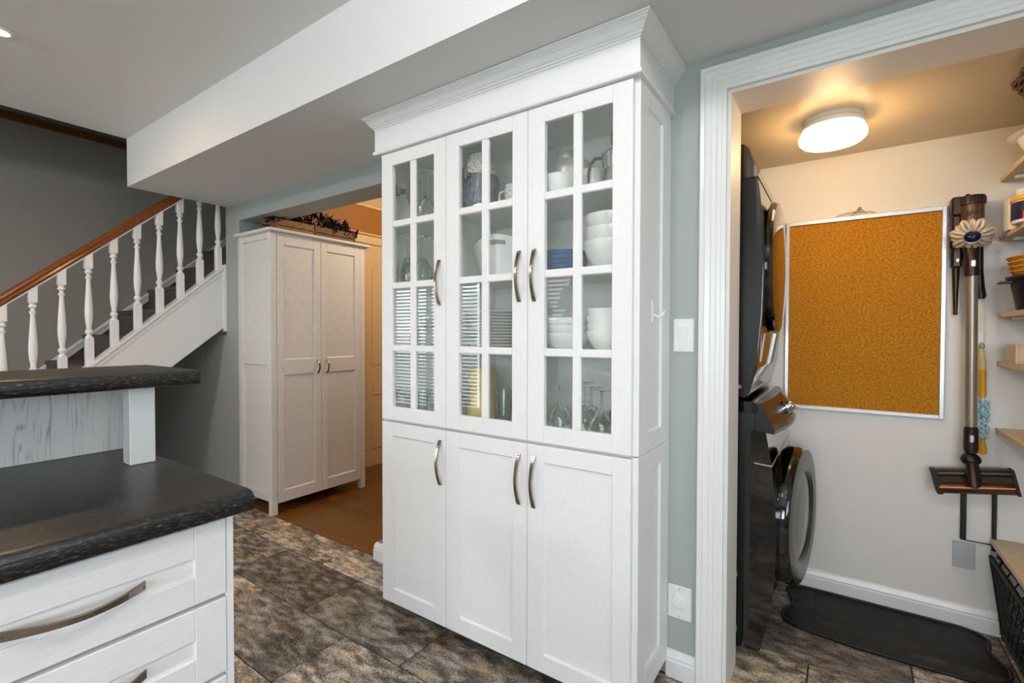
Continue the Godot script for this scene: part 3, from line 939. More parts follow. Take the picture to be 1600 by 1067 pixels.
func display_cabinet() -> void:
	var t := thing("display_cabinet", "tall white upper cabinet with three glazed doors and crown moulding", "cabinet", V(-1.08, 0.842, -1.56))
	var z := -1.39
	# carcass: sides, back, top, bottom, shelves
	var g := G()
	g.box(V(-1.655, 0.8425, -1.718), V(-1.637, 1.995, -1.413))
	g.box(V(-0.545, 0.8425, -1.718), V(-0.527, 1.995, -1.413))
	g.box(V(-1.28, 0.8425, -1.70), V(-1.262, 1.995, -1.415))
	g.box(V(-1.655, 1.965, -1.718), V(-0.505, 1.995, -1.413))
	g.box(V(-1.655, 0.8425, -1.718), V(-0.505, 0.880, -1.413))
	part("carcass", g, M.inside, t)
	part("back_panel", B(V(-1.64, 0.86, -1.719), V(-0.53, 1.99, -1.706)), M.inside, t)
	for y in [1.690, 1.430, 1.160]:
		part("shelf", B(V(-1.637, y - 0.018, -1.706), V(-1.281, y, -1.43), 0.001), M.inside, t)
		part("shelf", B(V(-1.261, y - 0.018, -1.706), V(-0.546, y, -1.43), 0.001), M.inside, t)
	# visible right side: shaker end panel facing +X
	side_panel(t, 0.8445, 1.990, 0.0595, 0.068)
	# doors
	var xs := [[-1.640, -1.2715, 0.066, 0.062], [-1.2695, -0.8945, 0.066, 0.063], [-0.8925, -0.520, 0.066, 0.065]]
	for i in 3:
		var d: Array = xs[i]
		var f := GT(V(1, 0, 0), V(0, 1, 0), V(0, 0, 1), V(d[0], 0.848, z))
		var w: float = d[1] - d[0]
		shaker_frame(f, w, 1.134, d[2], d[3], 0.056, 0.058, 0.021)
		var door := part("door", f, M.white_v, t)
		# glazing bars: one upright, three cross bars
		var x0: float = d[2]
		var x1: float = w - d[3]
		var xm := (x0 + x1) * 0.5
		var b := GT(V(1, 0, 0), V(0, 1, 0), V(0, 0, 1), V(d[0], 0.848, z))
		b.box(V(xm - 0.0155, 0.0575, -0.018), V(xm + 0.0155, 1.0785, -0.001), 0.0035)
		part("muntin", b, M.white_v, door)
		for yy in [0.307, 0.571, 0.832]:
			b = GT(V(1, 0, 0), V(0, 1, 0), V(0, 0, 1), V(d[0], 0.848, z))
			b.box(V(x0 - 0.0005, yy - 0.0135, -0.0178), V(x1 + 0.0005, yy + 0.0135, -0.0012), 0.0035)
			part("muntin", b, M.white_x, door)
		var rows := [[0.058, 0.2935], [0.3205, 0.5575], [0.5845, 0.8185], [0.8455, 1.078]]
		for r in rows:
			for c in [[x0, xm - 0.0155], [xm + 0.0155, x1]]:
				b = GT(V(1, 0, 0), V(0, 1, 0), V(0, 0, 1), V(d[0], 0.848, z))
				b.box(V(c[0], r[0], -0.014), V(c[1], r[1], -0.011))
				part("pane", b, M.glass, door)
		b = G()
		var hx: float = [-1.303, -0.927, -0.865][i]
		bow(b, V(hx, 1.417, z), 0.178, V(0, 1, 0), V(0, 0, 1))
		part("handle", b, M.nickel, door, "bowed brushed nickel pull")
		# concealed hinges
		var hs := -1.0 if i < 2 else 1.0
		var hxx: float = d[0] + 0.066 if i < 2 else d[1] - 0.065
		for hy in [1.83, 0.955]:
			b = G()
			b.box(V(hxx - 0.016, hy - 0.024, -1.424), V(hxx + 0.016, hy + 0.024, -1.412), 0.003)
			b.box(V(hxx - hs * 0.004 - 0.012, hy - 0.010, -1.455), V(hxx - hs * 0.004 + 0.012, hy + 0.010, -1.424), 0.003)
			part("hinge", b, M.pewter, door)
	# frieze, lower bead and crown moulding wrapping the front and both ends
	var path := [V(-1.668, 0, -1.719), V(-1.668, 0, -1.378), V(-0.495, 0, -1.378), V(-0.495, 0, -1.719)]
	var rev := []
	for p in path: rev.append(p)
	g = G()
	g.sweep(rev, P2([-0.02, 1.988, 0, 1.988, 0, 2.100, -0.02, 2.100]), V(0, 1, 0))
	part("frieze", g, M.white_x, t)
	g = G()
	g.sweep(rev, P2([-0.12, 1.9835, 0.004, 1.9835, 0.006, 1.987, 0.006, 1.994, 0.003, 1.998, 0, 1.999, -0.12, 1.999]), V(0, 1, 0))
	part("frieze_bead", g, M.white_x, t)
	g = G()
	g.sweep(rev, P2([-0.02, 2.088, 0.003, 2.088, 0.004, 2.094, 0.009, 2.096, 0.010, 2.101, 0.014, 2.103, 0.018, 2.108, 0.024, 2.117, 0.030, 2.122, 0.031, 2.126, 0.036, 2.128, 0.037, 2.132, 0.041, 2.133, 0.042, 2.1385, -0.02, 2.1385]), V(0, 1, 0))
	part("crown_moulding", g, M.white_x, t)
	# ---- lower cabinet
	var c := thing("base_cabinet", "white floor cabinet with three plain shaker doors under the glazed doors", "cabinet", V(-1.08, 0.0, -1.56))
	g = G()
	g.box(V(-1.655, 0.064, -1.718), V(-0.5225, 0.8415, -1.413))
	part("carcass", g, M.white_v, c)
	part("toe_kick", B(V(-1.63, 0.0, -1.70), V(-0.53, 0.066, -1.46)), M.black_soft, c)
	side_panel(c, 0.060, 0.8405, 0.088, 0.060)
	for i in 3:
		var d: Array = xs[i]
		var w: float = d[1] - d[0]
		var f := GT(V(1, 0, 0), V(0, 1, 0), V(0, 0, 1), V(d[0], 0.060, z))
		shaker_frame(f, w, 0.778, d[2], 0.060, 0.057, 0.062, 0.021)
		var door := part("door", f, M.white_v, c)
		f = GT(V(1, 0, 0), V(0, 1, 0), V(0, 0, 1), V(d[0], 0.060, z))
		shaker_panel(f, w, 0.778, d[2], 0.060, 0.057, 0.062, 0.009)
		part("panel", f, M.white_v, door)
		f = G()
		var hx: float = [-1.300, -0.927, -0.865][i]
		bow(f, V(hx, 0.709, z), 0.178, V(0, 1, 0), V(0, 0, 1))
		part("handle", f, M.nickel, door, "bowed brushed nickel pull")
	# white adhesive hook on the cabinet's end
	var h := thing("hook", "small white stick-on hook on the end panel of the glazed cabinet", "hook", V(-0.517, 1.255, -1.55))
	g = G()
	g.box(V(-0.511, 1.255, -1.554), V(-0.505, 1.326, -1.536), 0.002)
	part("hook_base", g, M.plastic, h)
	g = G()
	g.tube([V(-0.506, 1.282, -1.547), V(-0.495, 1.274, -1.549), V(-0.482, 1.276, -1.551), V(-0.474, 1.284, -1.552), V(-0.471, 1.294, -1.553)], [0.004, 0.0045, 0.0045, 0.004, 0.0035], 8)
	part("hook_arm", g, M.plastic, h)

func side_panel(t: Node3D, y0: float, y1: float, bt: float, tp: float) -> void:
	# end panel on the plane x = -0.503, facing +X: local x runs towards -Z
	var f := GT(V(0, 0, -1), V(0, 1, 0), V(1, 0, 0), V(-0.503, y0, -1.408))
	shaker_frame(f, 0.310, y1 - y0, 0.076, 0.092, tp, bt, 0.021)
	var e := part("end_panel", f, M.white_v, t)
	f = GT(V(0, 0, -1), V(0, 1, 0), V(1, 0, 0), V(-0.503, y0, -1.408))
	shaker_panel(f, 0.310, y1 - y0, 0.076, 0.092, tp, bt, 0.008)
	part("panel", f, M.white_v, e)

# ---------------------------------------------------------------- things behind the glass
func bowl_prof(r: float, h: float, th := 0.004, foot := 0.45) -> Array:
	return PV([0.0, 0.003, r * foot * 0.85, 0.003, r * foot * 0.88, 0.0, r * foot, 0.0, r * foot, 0.004, r * 0.70, h * 0.22, r * 0.90, h * 0.55, r * 0.985, h * 0.85, r, h, r - th, h, r - th * 2.0, h * 0.85, r * 0.86, h * 0.56, r * 0.64, h * 0.27, r * foot * 0.8, h * 0.14, 0.0, h * 0.12])

func stem_glass(called: String, at: Vector3, h: float, r: float, upside: bool, label: String, group: String, slim := 1.0) -> void:
	# lathed wine glass; turned over it stands on its rim
	var t := thing(called, label, "wine glass", at, group)
	var bowl := []
	var foot := []
	var stem := []
	var f := func(rr: float, y: float) -> Vector2: return Vector2(rr, h - y if upside else y)
	for p in PV([0.004, 0.44, 0.018, 0.455, 0.6, 0.54, 0.9, 0.63, 1.0, 0.74, 0.97, 0.86, 0.86, 1.0]):
		bowl.append(f.call((p.x if p.x < 0.02 else p.x * r), p.y * h))
	for p in PV([0.835, 1.0, 0.94, 0.86, 0.97, 0.74, 0.87, 0.637, 0.57, 0.553, 0.10, 0.480]):
		bowl.append(f.call(p.x * r, p.y * h))
	bowl.append(f.call(0.0, 0.472 * h))
	for p in PV([0.0045, 0.07, 0.0034, 0.10, 0.0032, 0.30, 0.0036, 0.40, 0.006, 0.45]):
		stem.append(f.call(p.x, p.y * h))
	for p in PV([0.0, 0.0, 0.82, 0.0, 0.84, 0.008, 0.4, 0.022, 0.10, 0.05, 0.0, 0.075]):
		foot.append(f.call(p.x * r, p.y * h))
	var g := G()
	g.T.origin = at
	g.lathe(bowl, Vector3.ZERO, 22)
	part("bowl", g, M.glass_ware, t)
	g = G()
	g.T.origin = at
	g.lathe(stem, Vector3.ZERO, 10)
	part("stem", g, M.glass_ware, t)
	g = G()
	g.T.origin = at
	g.lathe(foot, Vector3.ZERO, 22)
	part("foot", g, M.glass_ware, t)

func tumbler(at: Vector3, h: float, r: float, label: String, group: String) -> void:
	var g := G()
	g.lathe(PV([0.0, 0.0, r * 0.80, 0.0, r * 0.84, 0.004, r, h, r - 0.002, h, r * 0.80, 0.012, 0.0, 0.010]), at, 20)
	solo("tumbler", g, M.glass_ware, label, "glass", group)

func stack(called: String, at: Vector3, n: int, step: float, prof: Array, mat: Material, labels: Array, cat: String, group: String, grow := 0.0) -> void:
	for i in n:
		var g := G()
		var pr := prof
		if grow != 0.0:
			pr = []
			for p in prof: pr.append(p * (1.0 + grow * i))
		g.lathe(pr, at + V(sin(i * 2.3) * 0.001, i * step, cos(i * 1.7) * 0.001), 40)
		solo(called, g, mat, labels[mini(i, labels.size() - 1)], cat, group)

func cabinet_contents() -> void:
	# --- left door, from the top: stemware on three shelves, tumblers at the bottom
	var gg := "stem glasses behind the left glazed door"
	stem_glass("wine_glass", V(-1.475, 1.690, -1.50), 0.222, 0.045, true, "large wine glass turned over, top shelf right pane of the left glazed door", gg)
	stem_glass("wine_glass", V(-1.590, 1.690, -1.53), 0.225, 0.040, false, "wine glass standing upright beside the hinge, top shelf of the left glazed door", gg)
	stem_glass("wine_glass", V(-1.425, 1.690, -1.60), 0.20, 0.040, true, "wine glass at the back of the top shelf behind the left door", gg)
	stem_glass("wine_glass", V(-1.625, 1.430, -1.50).lerp(V(-1.59, 1.430, -1.50), 0.8), 0.225, 0.043, true, "wine glass turned over, second shelf left pane of the left glazed door", gg)
	stem_glass("wine_glass", V(-1.500, 1.430, -1.50), 0.205, 0.044, true, "wine glass turned over, second shelf right pane of the left glazed door", gg)
	stem_glass("wine_glass", V(-1.41, 1.430, -1.58), 0.21, 0.042, true, "wine glass turned over at the back right of the second shelf", gg)
	stem_glass("wine_glass", V(-1.468, 1.160, -1.50), 0.16, 0.036, false, "small stem glass on the third shelf, right pane of the left glazed door", gg)
	stem_glass("wine_glass", V(-1.575, 1.160, -1.53), 0.15, 0.035, true, "small stem glass on the third shelf, left pane of the left glazed door", gg)
	for a in [[-1.515, -1.50, 0.085, "short tumbler at the front of the bottom shelf behind the left door"], [-1.44, -1.52, 0.09, "tumbler in the bottom right corner behind the left glazed door"], [-1.595, -1.52, 0.075, "tumbler beside the lower hinge behind the left glazed door"], [-1.48, -1.60, 0.11, "taller tumbler at the back of the bottom shelf behind the left door"]]:
		tumbler(V(a[0], 0.880, a[1]), a[2], 0.034, a[3], "tumblers on the bottom shelf of the left door")
	var jug := thing("jug", "dark blue jug at the back of the bottom shelf behind the left door", "jug", V(-1.41, 0.880, -1.62))
	var g := G()
	g.lathe(PV([0.0, 0.0, 0.035, 0.0, 0.045, 0.03, 0.046, 0.08, 0.036, 0.13, 0.030, 0.15, 0.034, 0.17, 0.030, 0.17, 0.027, 0.15, 0.0, 0.14]), V(-1.41, 0.880, -1.62), 24)
	part("body", g, M.deep_blue, jug)
	g = G()
	g.tube([V(-1.445, 1.03, -1.60), V(-1.475, 1.02, -1.585), V(-1.482, 0.98, -1.58), V(-1.452, 0.945, -1.595)], 0.005, 8)
	part("handle", g, M.deep_blue, jug)
	# --- middle door
	var t := thing("vase", "tall vase, white speckled neck over mottled blue-grey body, top shelf", "vase", V(-1.201, 1.690, -1.52))
	g = G()
	var o := V(-1.201, 1.690, -1.52)
	g.lathe(PV([0.0, 0.0, 0.064, 0.0, 0.070, 0.006, 0.0775, 0.06, 0.0775, 0.10, 0.074, 0.145, 0.0735, 0.150]), o, 32)
	part("body", g, M.slate_blue, t, "mottled blue-grey lower body")
	g = G()
	g.lathe(PV([0.0735, 0.150, 0.066, 0.175, 0.054, 0.205, 0.046, 0.225, 0.045, 0.235, 0.041, 0.235, 0.042, 0.222, 0.0, 0.20]), o, 32)
	part("neck", g, M.speckle, t, "white glazed neck with dark speckles")
	t = thing("mug", "small white mug with dark speckles beside the tall vase", "mug", V(-1.022, 1.690, -1.50))
	g = G()
	o = V(-1.022, 1.690, -1.50)
	g.lathe(PV([0.0, 0.0, 0.030, 0.0, 0.036, 0.02, 0.038, 0.055, 0.034, 0.085, 0.031, 0.085, 0.034, 0.055, 0.0, 0.02]), o, 24)
	part("body", g, M.speckle, t)
	g = G()
	g.tube([o + V(-0.034, 0.07, 0.01), o + V(-0.055, 0.062, 0.018), o + V(-0.058, 0.035, 0.02), o + V(-0.036, 0.02, 0.012)], 0.004, 8)
	part("handle", g, M.speckle, t)
	# oval tub with cut-out handles
	t = thing("oval_tub", "large white oval tub with a cut-out handle, second shelf behind the middle door", "bowl", V(-1.092, 1.430, -1.545))
	o = V(-1.092, 1.430, -1.545)
	g = G()
	for i in 36:
		for k in 8:
			var pt := func(ii: int, kk: int, inn: float) -> Vector3:
				var a := TAU * ii / 36.0
				var y := kk / 8.0
				var lift := 0.042 * pow(absf(sin(a)), 3.0)
				var rx := lerpf(0.095, 0.158, pow(y, 0.6)) - inn
				var rz := lerpf(0.055, 0.088, pow(y, 0.6)) - inn
				return o + V(cos(a) * rx, y * (0.122 + lift) + (0.004 if inn > 0.0 else 0.0), sin(a) * rz)
			var am := TAU * (i + 0.5) / 36.0
			if k == 6 and absf(sin(am)) > 0.965:
				continue
			var nn := V(cos(am), -0.3, sin(am)).normalized()
			g.quad(pt.call(i, k, 0.0), pt.call(i + 1, k, 0.0), pt.call(i + 1, k + 1, 0.0), pt.call(i, k + 1, 0.0), nn)
			g.quad(pt.call(i, k, 0.005), pt.call(i + 1, k, 0.005), pt.call(i + 1, k + 1, 0.005), pt.call(i, k + 1, 0.005), -nn)
			if k == 7:
				g.quad(pt.call(i, 8, 0.0), pt.call(i + 1, 8, 0.0), pt.call(i + 1, 8, 0.005), pt.call(i, 8, 0.005), V(0, 1, 0))
			if k == 0:
				g.tri(o, pt.call(i, 0, 0.0), pt.call(i + 1, 0, 0.0), V(0, -1, 0), V(0, -1, 0), V(0, -1, 0))
	part("body", g, M.china, t)
	g = G()
	g.box(o + V(-0.062, 0.0, -0.045), o + V(0.062, 0.004, 0.045), 0.001)
	part("base", g, M.china, t)
	# stack of dinner plates
	var plate := PV([0.0, 0.0, 0.055, 0.0, 0.060, 0.002, 0.075, 0.004, 0.105, 0.014, 0.106, 0.0165, 0.104, 0.0165, 0.074, 0.0075, 0.0, 0.0065])
	var lab := []
	for i in 12:
		lab.append("white dinner plate, %s from the bottom of the stack behind the middle door" % ["first", "second", "third", "fourth", "fifth", "sixth", "seventh", "eighth", "ninth", "tenth", "eleventh", "twelfth"][i])
	lab[0] = "white dinner plate at the very bottom of the plate stack"
	lab[11] = "white dinner plate at the top of the plate stack"
	stack("dinner_plate", V(-1.155, 1.160, -1.55), 12, 0.0118, plate, M.china, lab, "plate", "white dinner plates stacked behind the middle door")
	# gourd-shaped cream canister
	g = G()
	g.lathe(PV([0.0, 0.0, 0.056, 0.0, 0.063, 0.008, 0.0655, 0.045, 0.062, 0.080, 0.053, 0.098, 0.050, 0.106, 0.054, 0.120, 0.060, 0.145, 0.059, 0.170, 0.048, 0.195, 0.028, 0.210, 0.0, 0.214]), V(-1.171, 0.880, -1.50), 30)
	solo("canister", g, M.cream, "cream yellow gourd-shaped canister on the bottom shelf behind the middle door", "canister")
	var tg := "tumblers beside the cream canister"
	for a in [[-1.075, -1.50, 0.125, "tall tumbler beside the cream canister, front row"], [-0.995, -1.50, 0.125, "tall tumbler at the right of the bottom middle shelf"], [-1.045, -1.585, 0.13, "tall tumbler in the back row beside the cream canister"], [-1.08, -1.65, 0.20, "tallest glass at the back beside the cream canister"]]:
		tumbler(V(a[0], 0.880, a[1]), a[2], 0.036, a[3], tg)
	# --- right door
	g = G()
	o = V(-0.850, 1.690, -1.60)
	g.lathe(PV([0.0, 0.0, 0.055, 0.0, 0.060, 0.006, 0.085, 0.05, 0.096, 0.095, 0.097, 0.118, 0.092, 0.140, 0.080, 0.158, 0.052, 0.166, 0.050, 0.196, 0.046, 0.198, 0.0, 0.198]), o, 36)
	solo("serving_bowl", g, M.steel_white, "large grey-white bowl upside down with a white foot ring, top shelf behind the right door", "bowl")
	g = G()
	g.lathe(PV([0.0, 0.0, 0.050, 0.0, 0.053, 0.004, 0.060, 0.060, 0.062, 0.066, 0.0635, 0.070, 0.059, 0.070, 0.056, 0.060, 0.050, 0.012, 0.0, 0.010]), V(-0.808, 1.690, -1.475), 32)
	solo("ramekin", g, M.china, "round white ramekin at the front of the top shelf behind the right door", "ramekin")
	g = G()
	for k in 5:
		var a := TAU * k / 5.0
		g.tube([V(-0.833, 1.768, -1.50), V(-0.833 + cos(a) * 0.020, 1.775 + sin(a) * 0.012, -1.50 + sin(a) * 0.010)], [0.004, 0.0015], 6)
	g.cyl(V(-0.833, 1.752, -1.50), V(-0.833, 1.768, -1.50), 0.005, 8, 0.004)
	solo("finial", g, M.dark_metal, "small dark star-shaped metal ornament above the white ramekin", "ornament")
	t = thing("mug", "plain white mug left of the metal creamer on the top shelf", "mug", V(-0.722, 1.690, -1.53))
	g = G()
	o = V(-0.722, 1.690, -1.53)
	g.lathe(PV([0.0, 0.0, 0.032, 0.0, 0.036, 0.004, 0.0385, 0.09, 0.0365, 0.092, 0.033, 0.012, 0.0, 0.010]), o, 26)
	part("body", g, M.china, t)
	g = G()
	g.tube([o + V(-0.02, 0.072, 0.034), o + V(-0.02, 0.074, 0.056), o + V(-0.02, 0.045, 0.064), o + V(-0.02, 0.022, 0.050), o + V(-0.02, 0.018, 0.034)], 0.0045, 8)
	part("handle", g, M.china, t)
	# faceted metal pot
	t = thing("coffee_pot", "shiny faceted metal coffee pot with a curved handle, top shelf right", "pot", V(-0.615, 1.690, -1.48))
	o = V(-0.615, 1.690, -1.48)
	g = G()
	g.lathe(PV([0.0, 0.0, 0.048, 0.0, 0.048, 0.012, 0.038, 0.055, 0.036, 0.060, 0.040, 0.066, 0.046, 0.110, 0.044, 0.112, 0.0, 0.116]), o, 8, 1.0, 5.0)
	part("body", g, M.chrome, t)
	g = G()
	g.lathe(PV([0.0, 0.112, 0.040, 0.113, 0.012, 0.132, 0.008, 0.136, 0.010, 0.146, 0.0, 0.150]), o, 16)
	part("lid", g, M.chrome, t)
	g = G()
	g.tube([o + V(-0.040, 0.104, 0.01), o + V(-0.062, 0.106, 0.012), o + V(-0.080, 0.090, 0.014), o + V(-0.086, 0.060, 0.014), o + V(-0.087, 0.022, 0.014)], [0.006, 0.006, 0.006, 0.005, 0.004], 8)
	part("handle", g, M.pewter, t)
	# blue dishes, white bowls
	var dish := PV([0.0, 0.0, 0.050, 0.0, 0.055, 0.004, 0.084, 0.018, 0.087, 0.031, 0.084, 0.031, 0.080, 0.020, 0.052, 0.009, 0.0, 0.008])
	stack("blue_dish", V(-0.836, 1.430, -1.545), 4, 0.0165, dish, M.blue, ["blue dish at the bottom of the blue stack", "blue dish second from the bottom of the blue stack", "blue dish second from the top of the blue stack", "blue dish at the top of the blue stack"], "dish", "blue dishes stacked behind the right glazed door")
	stack("serving_bowl", V(-0.640, 1.430, -1.53), 3, 0.0475, bowl_prof(0.100, 0.096, 0.004, 0.5), M.china, ["large white bowl at the bottom of the stack beside the blue dishes", "large white bowl in the middle of the stack beside the blue dishes", "large white bowl on top of the stack beside the blue dishes"], "bowl", "large white bowls beside the blue dishes", -0.035)
	stack("salad_bowl", V(-0.811, 1.160, -1.53), 3, 0.026, bowl_prof(0.092, 0.062, 0.004, 0.55), M.china, ["wide white bowl at the bottom of the left stack on the third shelf", "wide white bowl in the middle of the left stack on the third shelf", "wide white bowl on top of the left stack on the third shelf"], "bowl", "wide white bowls on the third shelf")
	stack("cereal_bowl", V(-0.640, 1.160, -1.495), 4, 0.0245, bowl_prof(0.072, 0.068, 0.0035, 0.5), M.china, ["small white bowl at the bottom of the right stack on the third shelf", "small white bowl second from the bottom of the right stack", "small white bowl second from the top of the right stack", "small white bowl on top of the right stack on the third shelf"], "bowl", "small white bowls on the third shelf")
	gg = "wine glasses turned over behind the right door"
	stem_glass("wine_glass", V(-0.826, 0.880, -1.50), 0.155, 0.040, true, "wine glass turned over on the bottom shelf, left pane of the right glazed door", gg)
	stem_glass("wine_glass", V(-0.712, 0.880, -1.52), 0.160, 0.041, true, "wine glass turned over on the bottom shelf, second from left behind the right door", gg)
	stem_glass("wine_glass", V(-0.652, 0.880, -1.47), 0.155, 0.043, true, "wine glass turned over at the front, bottom right corner of the right glazed door", gg)
	stem_glass("wine_glass", V(-0.775, 0.880, -1.60), 0.165, 0.040, true, "wine glass turned over in the back row of the bottom right shelf", gg)
	# plates standing on edge at the back, and a fluted glass
	for k in 3:
		g = GT(V(1, 0, 0), V(0, 0.26, 0.966), V(0, -0.966, 0.26), V(-0.735, 0.985, -1.668 + k * 0.011))
		g.lathe(PV([0.0, 0.0, 0.055, 0.0, 0.070, 0.004, 0.098, 0.010, 0.098, 0.012, 0.068, 0.007, 0.0, 0.004]), Vector3.ZERO, 36)
		solo("side_plate", g, M.china, ["white side plate standing on edge, hindmost behind the wine glasses", "white side plate standing on edge, middle one behind the wine glasses", "white side plate standing on edge, foremost behind the wine glasses"][k], "plate", "side plates standing at the back")
	g = G()
	g.lathe(PV([0.0, 0.0, 0.030, 0.0, 0.044, 0.16, 0.042, 0.16, 0.028, 0.012, 0.0, 0.010]), V(-0.612, 0.880, -1.60), 12, 1.0, 5.0)
	solo("tumbler", g, M.glass_ware, "fluted tall glass at the back right behind the turned-over wine glasses", "glass")

# ---------------------------------------------------------------- pantry in the hall opening
func pantry() -> void:
	var X := -3.095
	var t := thing("pantry_cabinet", "tall whitewashed wooden pantry cabinet with two panelled doors standing in the hall opening", "cabinet", V(-3.31, 0, -2.08))
	var fr := func(x: float, y: float) -> Geo: return GT(V(0, 0, -1), V(0, 1, 0), V(1, 0, 0), V(X, y, -1.70 - x))
	# four corner posts
	var g: Geo
	for a in [[-1.70, -1.742], [-2.413, -2.455]]:
		for xx in [[X - 0.045, X - 0.004], [-3.525, -3.48]]:
			part("leg", B(V(xx[0], 0, a[1]), V(xx[1], 1.888, a[0]), 0.002), M.wash_v, t)
	# kitchen side: framed panel between the posts
	g = GT(V(1, 0, 0), V(0, 1, 0), V(0, 0, 1), V(-3.48, 0.10, -1.704))
	shaker_frame(g, 0.341, 1.788, 0.012, 0.012, 0.045, 0.045, 0.02, [[0.90, 0.985]])
	var sp := part("side_panel", g, M.wash_v, t)
	g = GT(V(1, 0, 0), V(0, 1, 0), V(0, 0, 1), V(-3.48, 0.10, -1.704))
	g.box(V(0.010, 0.04, -0.016), V(0.331, 1.75, -0.010))
	part("panel", g, M.wash_v, sp)
	g = G()
	g.box(V(-3.525, 0.10, -2.452), V(X - 0.01, 1.888, -2.43))
	g.box(V(-3.525, 0.10, -2.45), V(-3.51, 1.888, -1.71))
	g.box(V(-3.52, 0.085, -2.45), V(X - 0.03, 0.105, -1.71))
	part("carcass", g, M.wash_v, t)
	g = G()
	g.box(V(X - 0.022, 1.868, -2.415), V(X - 0.002, 1.888, -1.74))
	part("top_rail", g, M.wash_h, t)
	part("cap", B(V(-3.534, 1.888, -2.492), V(X + 0.024, 1.910, -1.675), 0.005), M.wash_h, t)
	for i in 2:
		var x0 := 0.044 if i == 0 else 0.371
		var w := 0.324 if i == 0 else 0.340
		g = fr.call(x0, 0.076)
		shaker_frame(g, w, 1.790, 0.048, 0.052, 0.058, 0.078, 0.02, [[0.858, 0.962]])
		var d := part("door", g, M.wash_v, t)
		for p in [[0.078, 0.858], [0.962, 1.732]]:
			g = fr.call(x0, 0.076)
			g.box(V(0.046, p[0] - 0.002, -0.014), V(w - 0.050, p[1] + 0.002, -0.009))
			g.quad(V(0.048, p[1], -0.003), V(w - 0.052, p[1], -0.003), V(w - 0.056, p[1] - 0.005, -0.009), V(0.052, p[1] - 0.005, -0.009), V(0, -1, 1).normalized())
			g.quad(V(0.048, p[0], -0.003), V(w - 0.052, p[0], -0.003), V(w - 0.056, p[0] + 0.005, -0.009), V(0.052, p[0] + 0.005, -0.009), V(0, 1, 1).normalized())
			part("panel", g, M.wash_v, d)
		g = G()
		bow(g, V(X, 0.976, -2.040 if i == 0 else -2.113), 0.095, V(0, 1, 0), V(1, 0, 0), 0.006, 0.024)
		part("handle", g, M.pewter, d, "small bowed dark metal pull")
	# two wooden planter boxes on top, with dark foliage
	for i in 2:
		var z0: float = [-1.79, -2.085][i]
		var z1: float = [-2.080, -2.44][i]
		var bx := thing("planter_box", ["pale wooden planter box on the pantry top, nearer the kitchen", "reddish brown wooden planter box on the pantry top, further into the hall"][i], "planter", V(-3.21, 1.910, (z0 + z1) * 0.5), "planter boxes on the pantry")
		var mm: Material = [M.pine, M.pine_dark][i]
		for k in 2:
			part("slat", B(V(-3.205, 1.911 + k * 0.049, z1), V(-3.193, 1.957 + k * 0.049, z0), 0.002), mm, bx)
			part("slat", B(V(-3.38, 1.911 + k * 0.049, z1), V(-3.368, 1.957 + k * 0.049, z0), 0.002), mm, bx)
		for zz in [z0, z1 + 0.012]:
			part("end_board", B(V(-3.372, 1.911, zz - 0.012), V(-3.190, 2.008, zz), 0.002), mm, bx)
		part("bottom", B(V(-3.37, 1.9105, z1 + 0.012), V(-3.205, 1.918, z0 - 0.012)), mm, bx)
	var gl := thing("garland", "dark green and wine-red foliage spilling out of the planter boxes on the pantry", "foliage", V(-3.26, 1.97, -2.15))
	for q in 4:
		g = G()
		for k in 190:
			var z := -1.76 - rng.randf() * 0.70
			if q == 2: z = -2.22 - rng.randf() * 0.22
			var hgt := 0.075 + 0.065 * sin(clampf((-z - 1.74) / 0.72, 0, 1) * PI)
			if z < -2.40: hgt *= 0.6
			var c := V(-3.27 + (rng.randf() - 0.5) * 0.16, 1.955 + rng.randf() * hgt + 0.02, z)
			var a := V(rng.randf() - 0.5, rng.randf() - 0.2, rng.randf() - 0.5).normalized()
			var s := a.cross(V(rng.randf() - 0.5, rng.randf() - 0.5, rng.randf())).normalized()
			var l := 0.022 + rng.randf() * 0.018
			var nn := a.cross(s).normalized()
			var w := l * 0.32
			var mid := c + nn * 0.003
			g.tri(c - a * l, mid + s * w, c + a * l, nn, nn, nn)
			g.tri(c - a * l, mid - s * w, c + a * l, nn, nn, nn)
		var lf := part("foliage", g, M.leaf[q], gl)
		lf.set_meta("kind", "stuff")
	g = G()
	g.tube([V(-3.27, 1.955, -1.74), V(-3.26, 1.975, -1.95), V(-3.28, 1.985, -2.15), V(-3.26, 1.965, -2.42)], 0.006, 6)
	part("stem", g, M.wicker_dark, gl)

